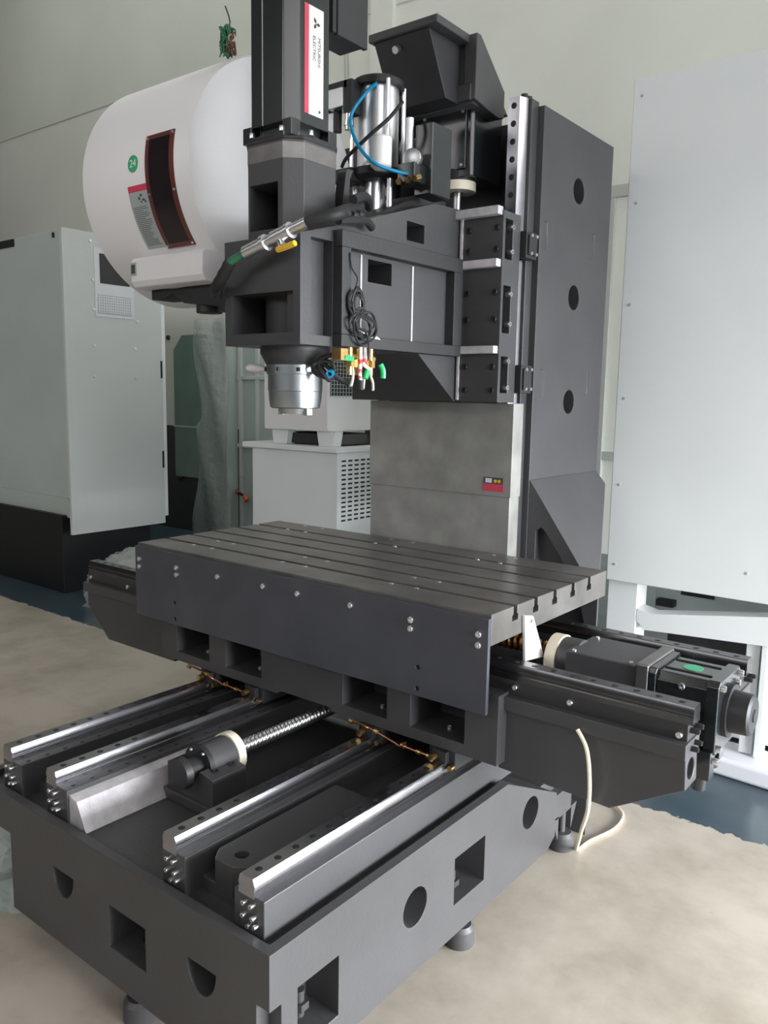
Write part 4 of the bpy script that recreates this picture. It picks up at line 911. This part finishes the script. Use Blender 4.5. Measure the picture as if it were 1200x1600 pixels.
# ================================================================== CHILLER + ELECTRIC BOX
ch = thing('oil_chiller', 'pale grey chiller cabinet with slotted side vents behind the table', 'chiller', (-4.3, 4.75, 0.0))
bm = B(); box(bm, -4.765, -3.88, 4.41, 5.2, 0.0, 1.175); obj('body', bm, M['offwhite'], ch, bev=0.004)
bm = B(); box(bm, -4.85, -3.865, 4.38, 5.23, 1.175, 1.215); obj('top_slab', bm, M['offwhite'], ch, bev=0.006)
slots = [(-3.8805, 4.48+0.072*k, 0.68+0.0335*j) for k in range(6) for j in range(14)]
def slot_make(bm): box(bm, -0.002, 0.0035, -0.022, 0.022, -0.0065, 0.0065)
repeat('vent_slot', slot_make, M['slot'], ch, slots)
eb = thing('electric_box', 'grey box with mesh vent raised on feet on top of the chiller', 'box', (-4.1, 4.75, 1.215))
bm = B(); box(bm, -4.64, -3.99, 4.42, 5.1, 1.325, 1.90); obj('body', bm, M['white'], eb, bev=0.004)
bm = B(); box(bm, -3.992, -3.985, 4.45, 4.95, 1.58, 1.85); fg = obj('vent_mesh', bm, M['slot'], eb)
bm = B()
for k in range(16): box(bm, -3.986, -3.980, 4.45+0.033*k, 4.455+0.033*k, 1.58, 1.85)
for k in range(11): box(bm, -3.986, -3.980, 4.45, 4.95, 1.58+0.027*k, 1.585+0.027*k)
obj('mesh_wire', bm, M['label_grey'], fg)['kind'] = 'stuff'
for x, y in ((-4.50, 4.45), (-4.03, 4.45), (-4.03, 5.0), (-4.5, 5.0)):
    bm = B(); prism(bm, [(x-0.09, 1.325), (x+0.09, 1.325), (x+0.07, 1.2155), (x-0.07, 1.2155)], 'y', y, y+0.09); obj('box_foot', bm, M['offwhite'], eb, bev=0.003)
bm = B(); box(bm, -4.58, -3.97, 4.5, 4.95, 1.225, 1.30); obj('drain_pan', bm, M['paint_dark'], eb)
bm = B(); box(bm, -3.72, -3.6, 5.0, 5.12, 1.215, 1.30) if False else box(bm, -3.965, -3.905, 4.9, 5.0, 1.2155, 1.31); obj('white_block', bm, M['plastic_white'], eb)

# ================================================================== plastic wrapped things on the floor
def crumple(cx, cy, z0, rx, ry, h, seed, n=22, m_=12, amp=0.16):
    rnd = random.Random(seed); bm = B(); rows = []
    for i in range(m_+1):
        f = i/m_; a = f*PI/2; row = []
        for k in range(n):
            t = 2*PI*k/n; r = math.cos(a)*(1+rnd.uniform(-amp, amp))+0.02
            row.append(bm.verts.new((cx+rx*r*math.cos(t), cy+ry*r*math.sin(t), z0+h*max(0.0, math.sin(a)*(1+(rnd.uniform(-amp, amp)*0.5 if i else 0))))))
        rows.append(row)
    for a, b in zip(rows, rows[1:]):
        for k in range(n): bm.faces.new((a[k], b[k], b[(k+1) % n], a[(k+1) % n]))
    bm.faces.new(rows[-1]); bm.faces.new(rows[0][::-1]); return bm
tag(obj('plastic_bag', crumple(-2.40, 1.24, 0.0, 0.13, 0.13, 0.27, 3), M['bagfilm'], ang=20), 'crumpled clear plastic bag on the floor at the left front of the bed', 'plastic bag')
tag(obj('plastic_sheet', crumple(-5.15, 3.70, 0.0, 0.55, 0.42, 0.42, 5, 40, 16, 0.08), M['film'], ang=70), 'heap of clear plastic sheeting on the floor behind the left end of the saddle', 'plastic sheet')
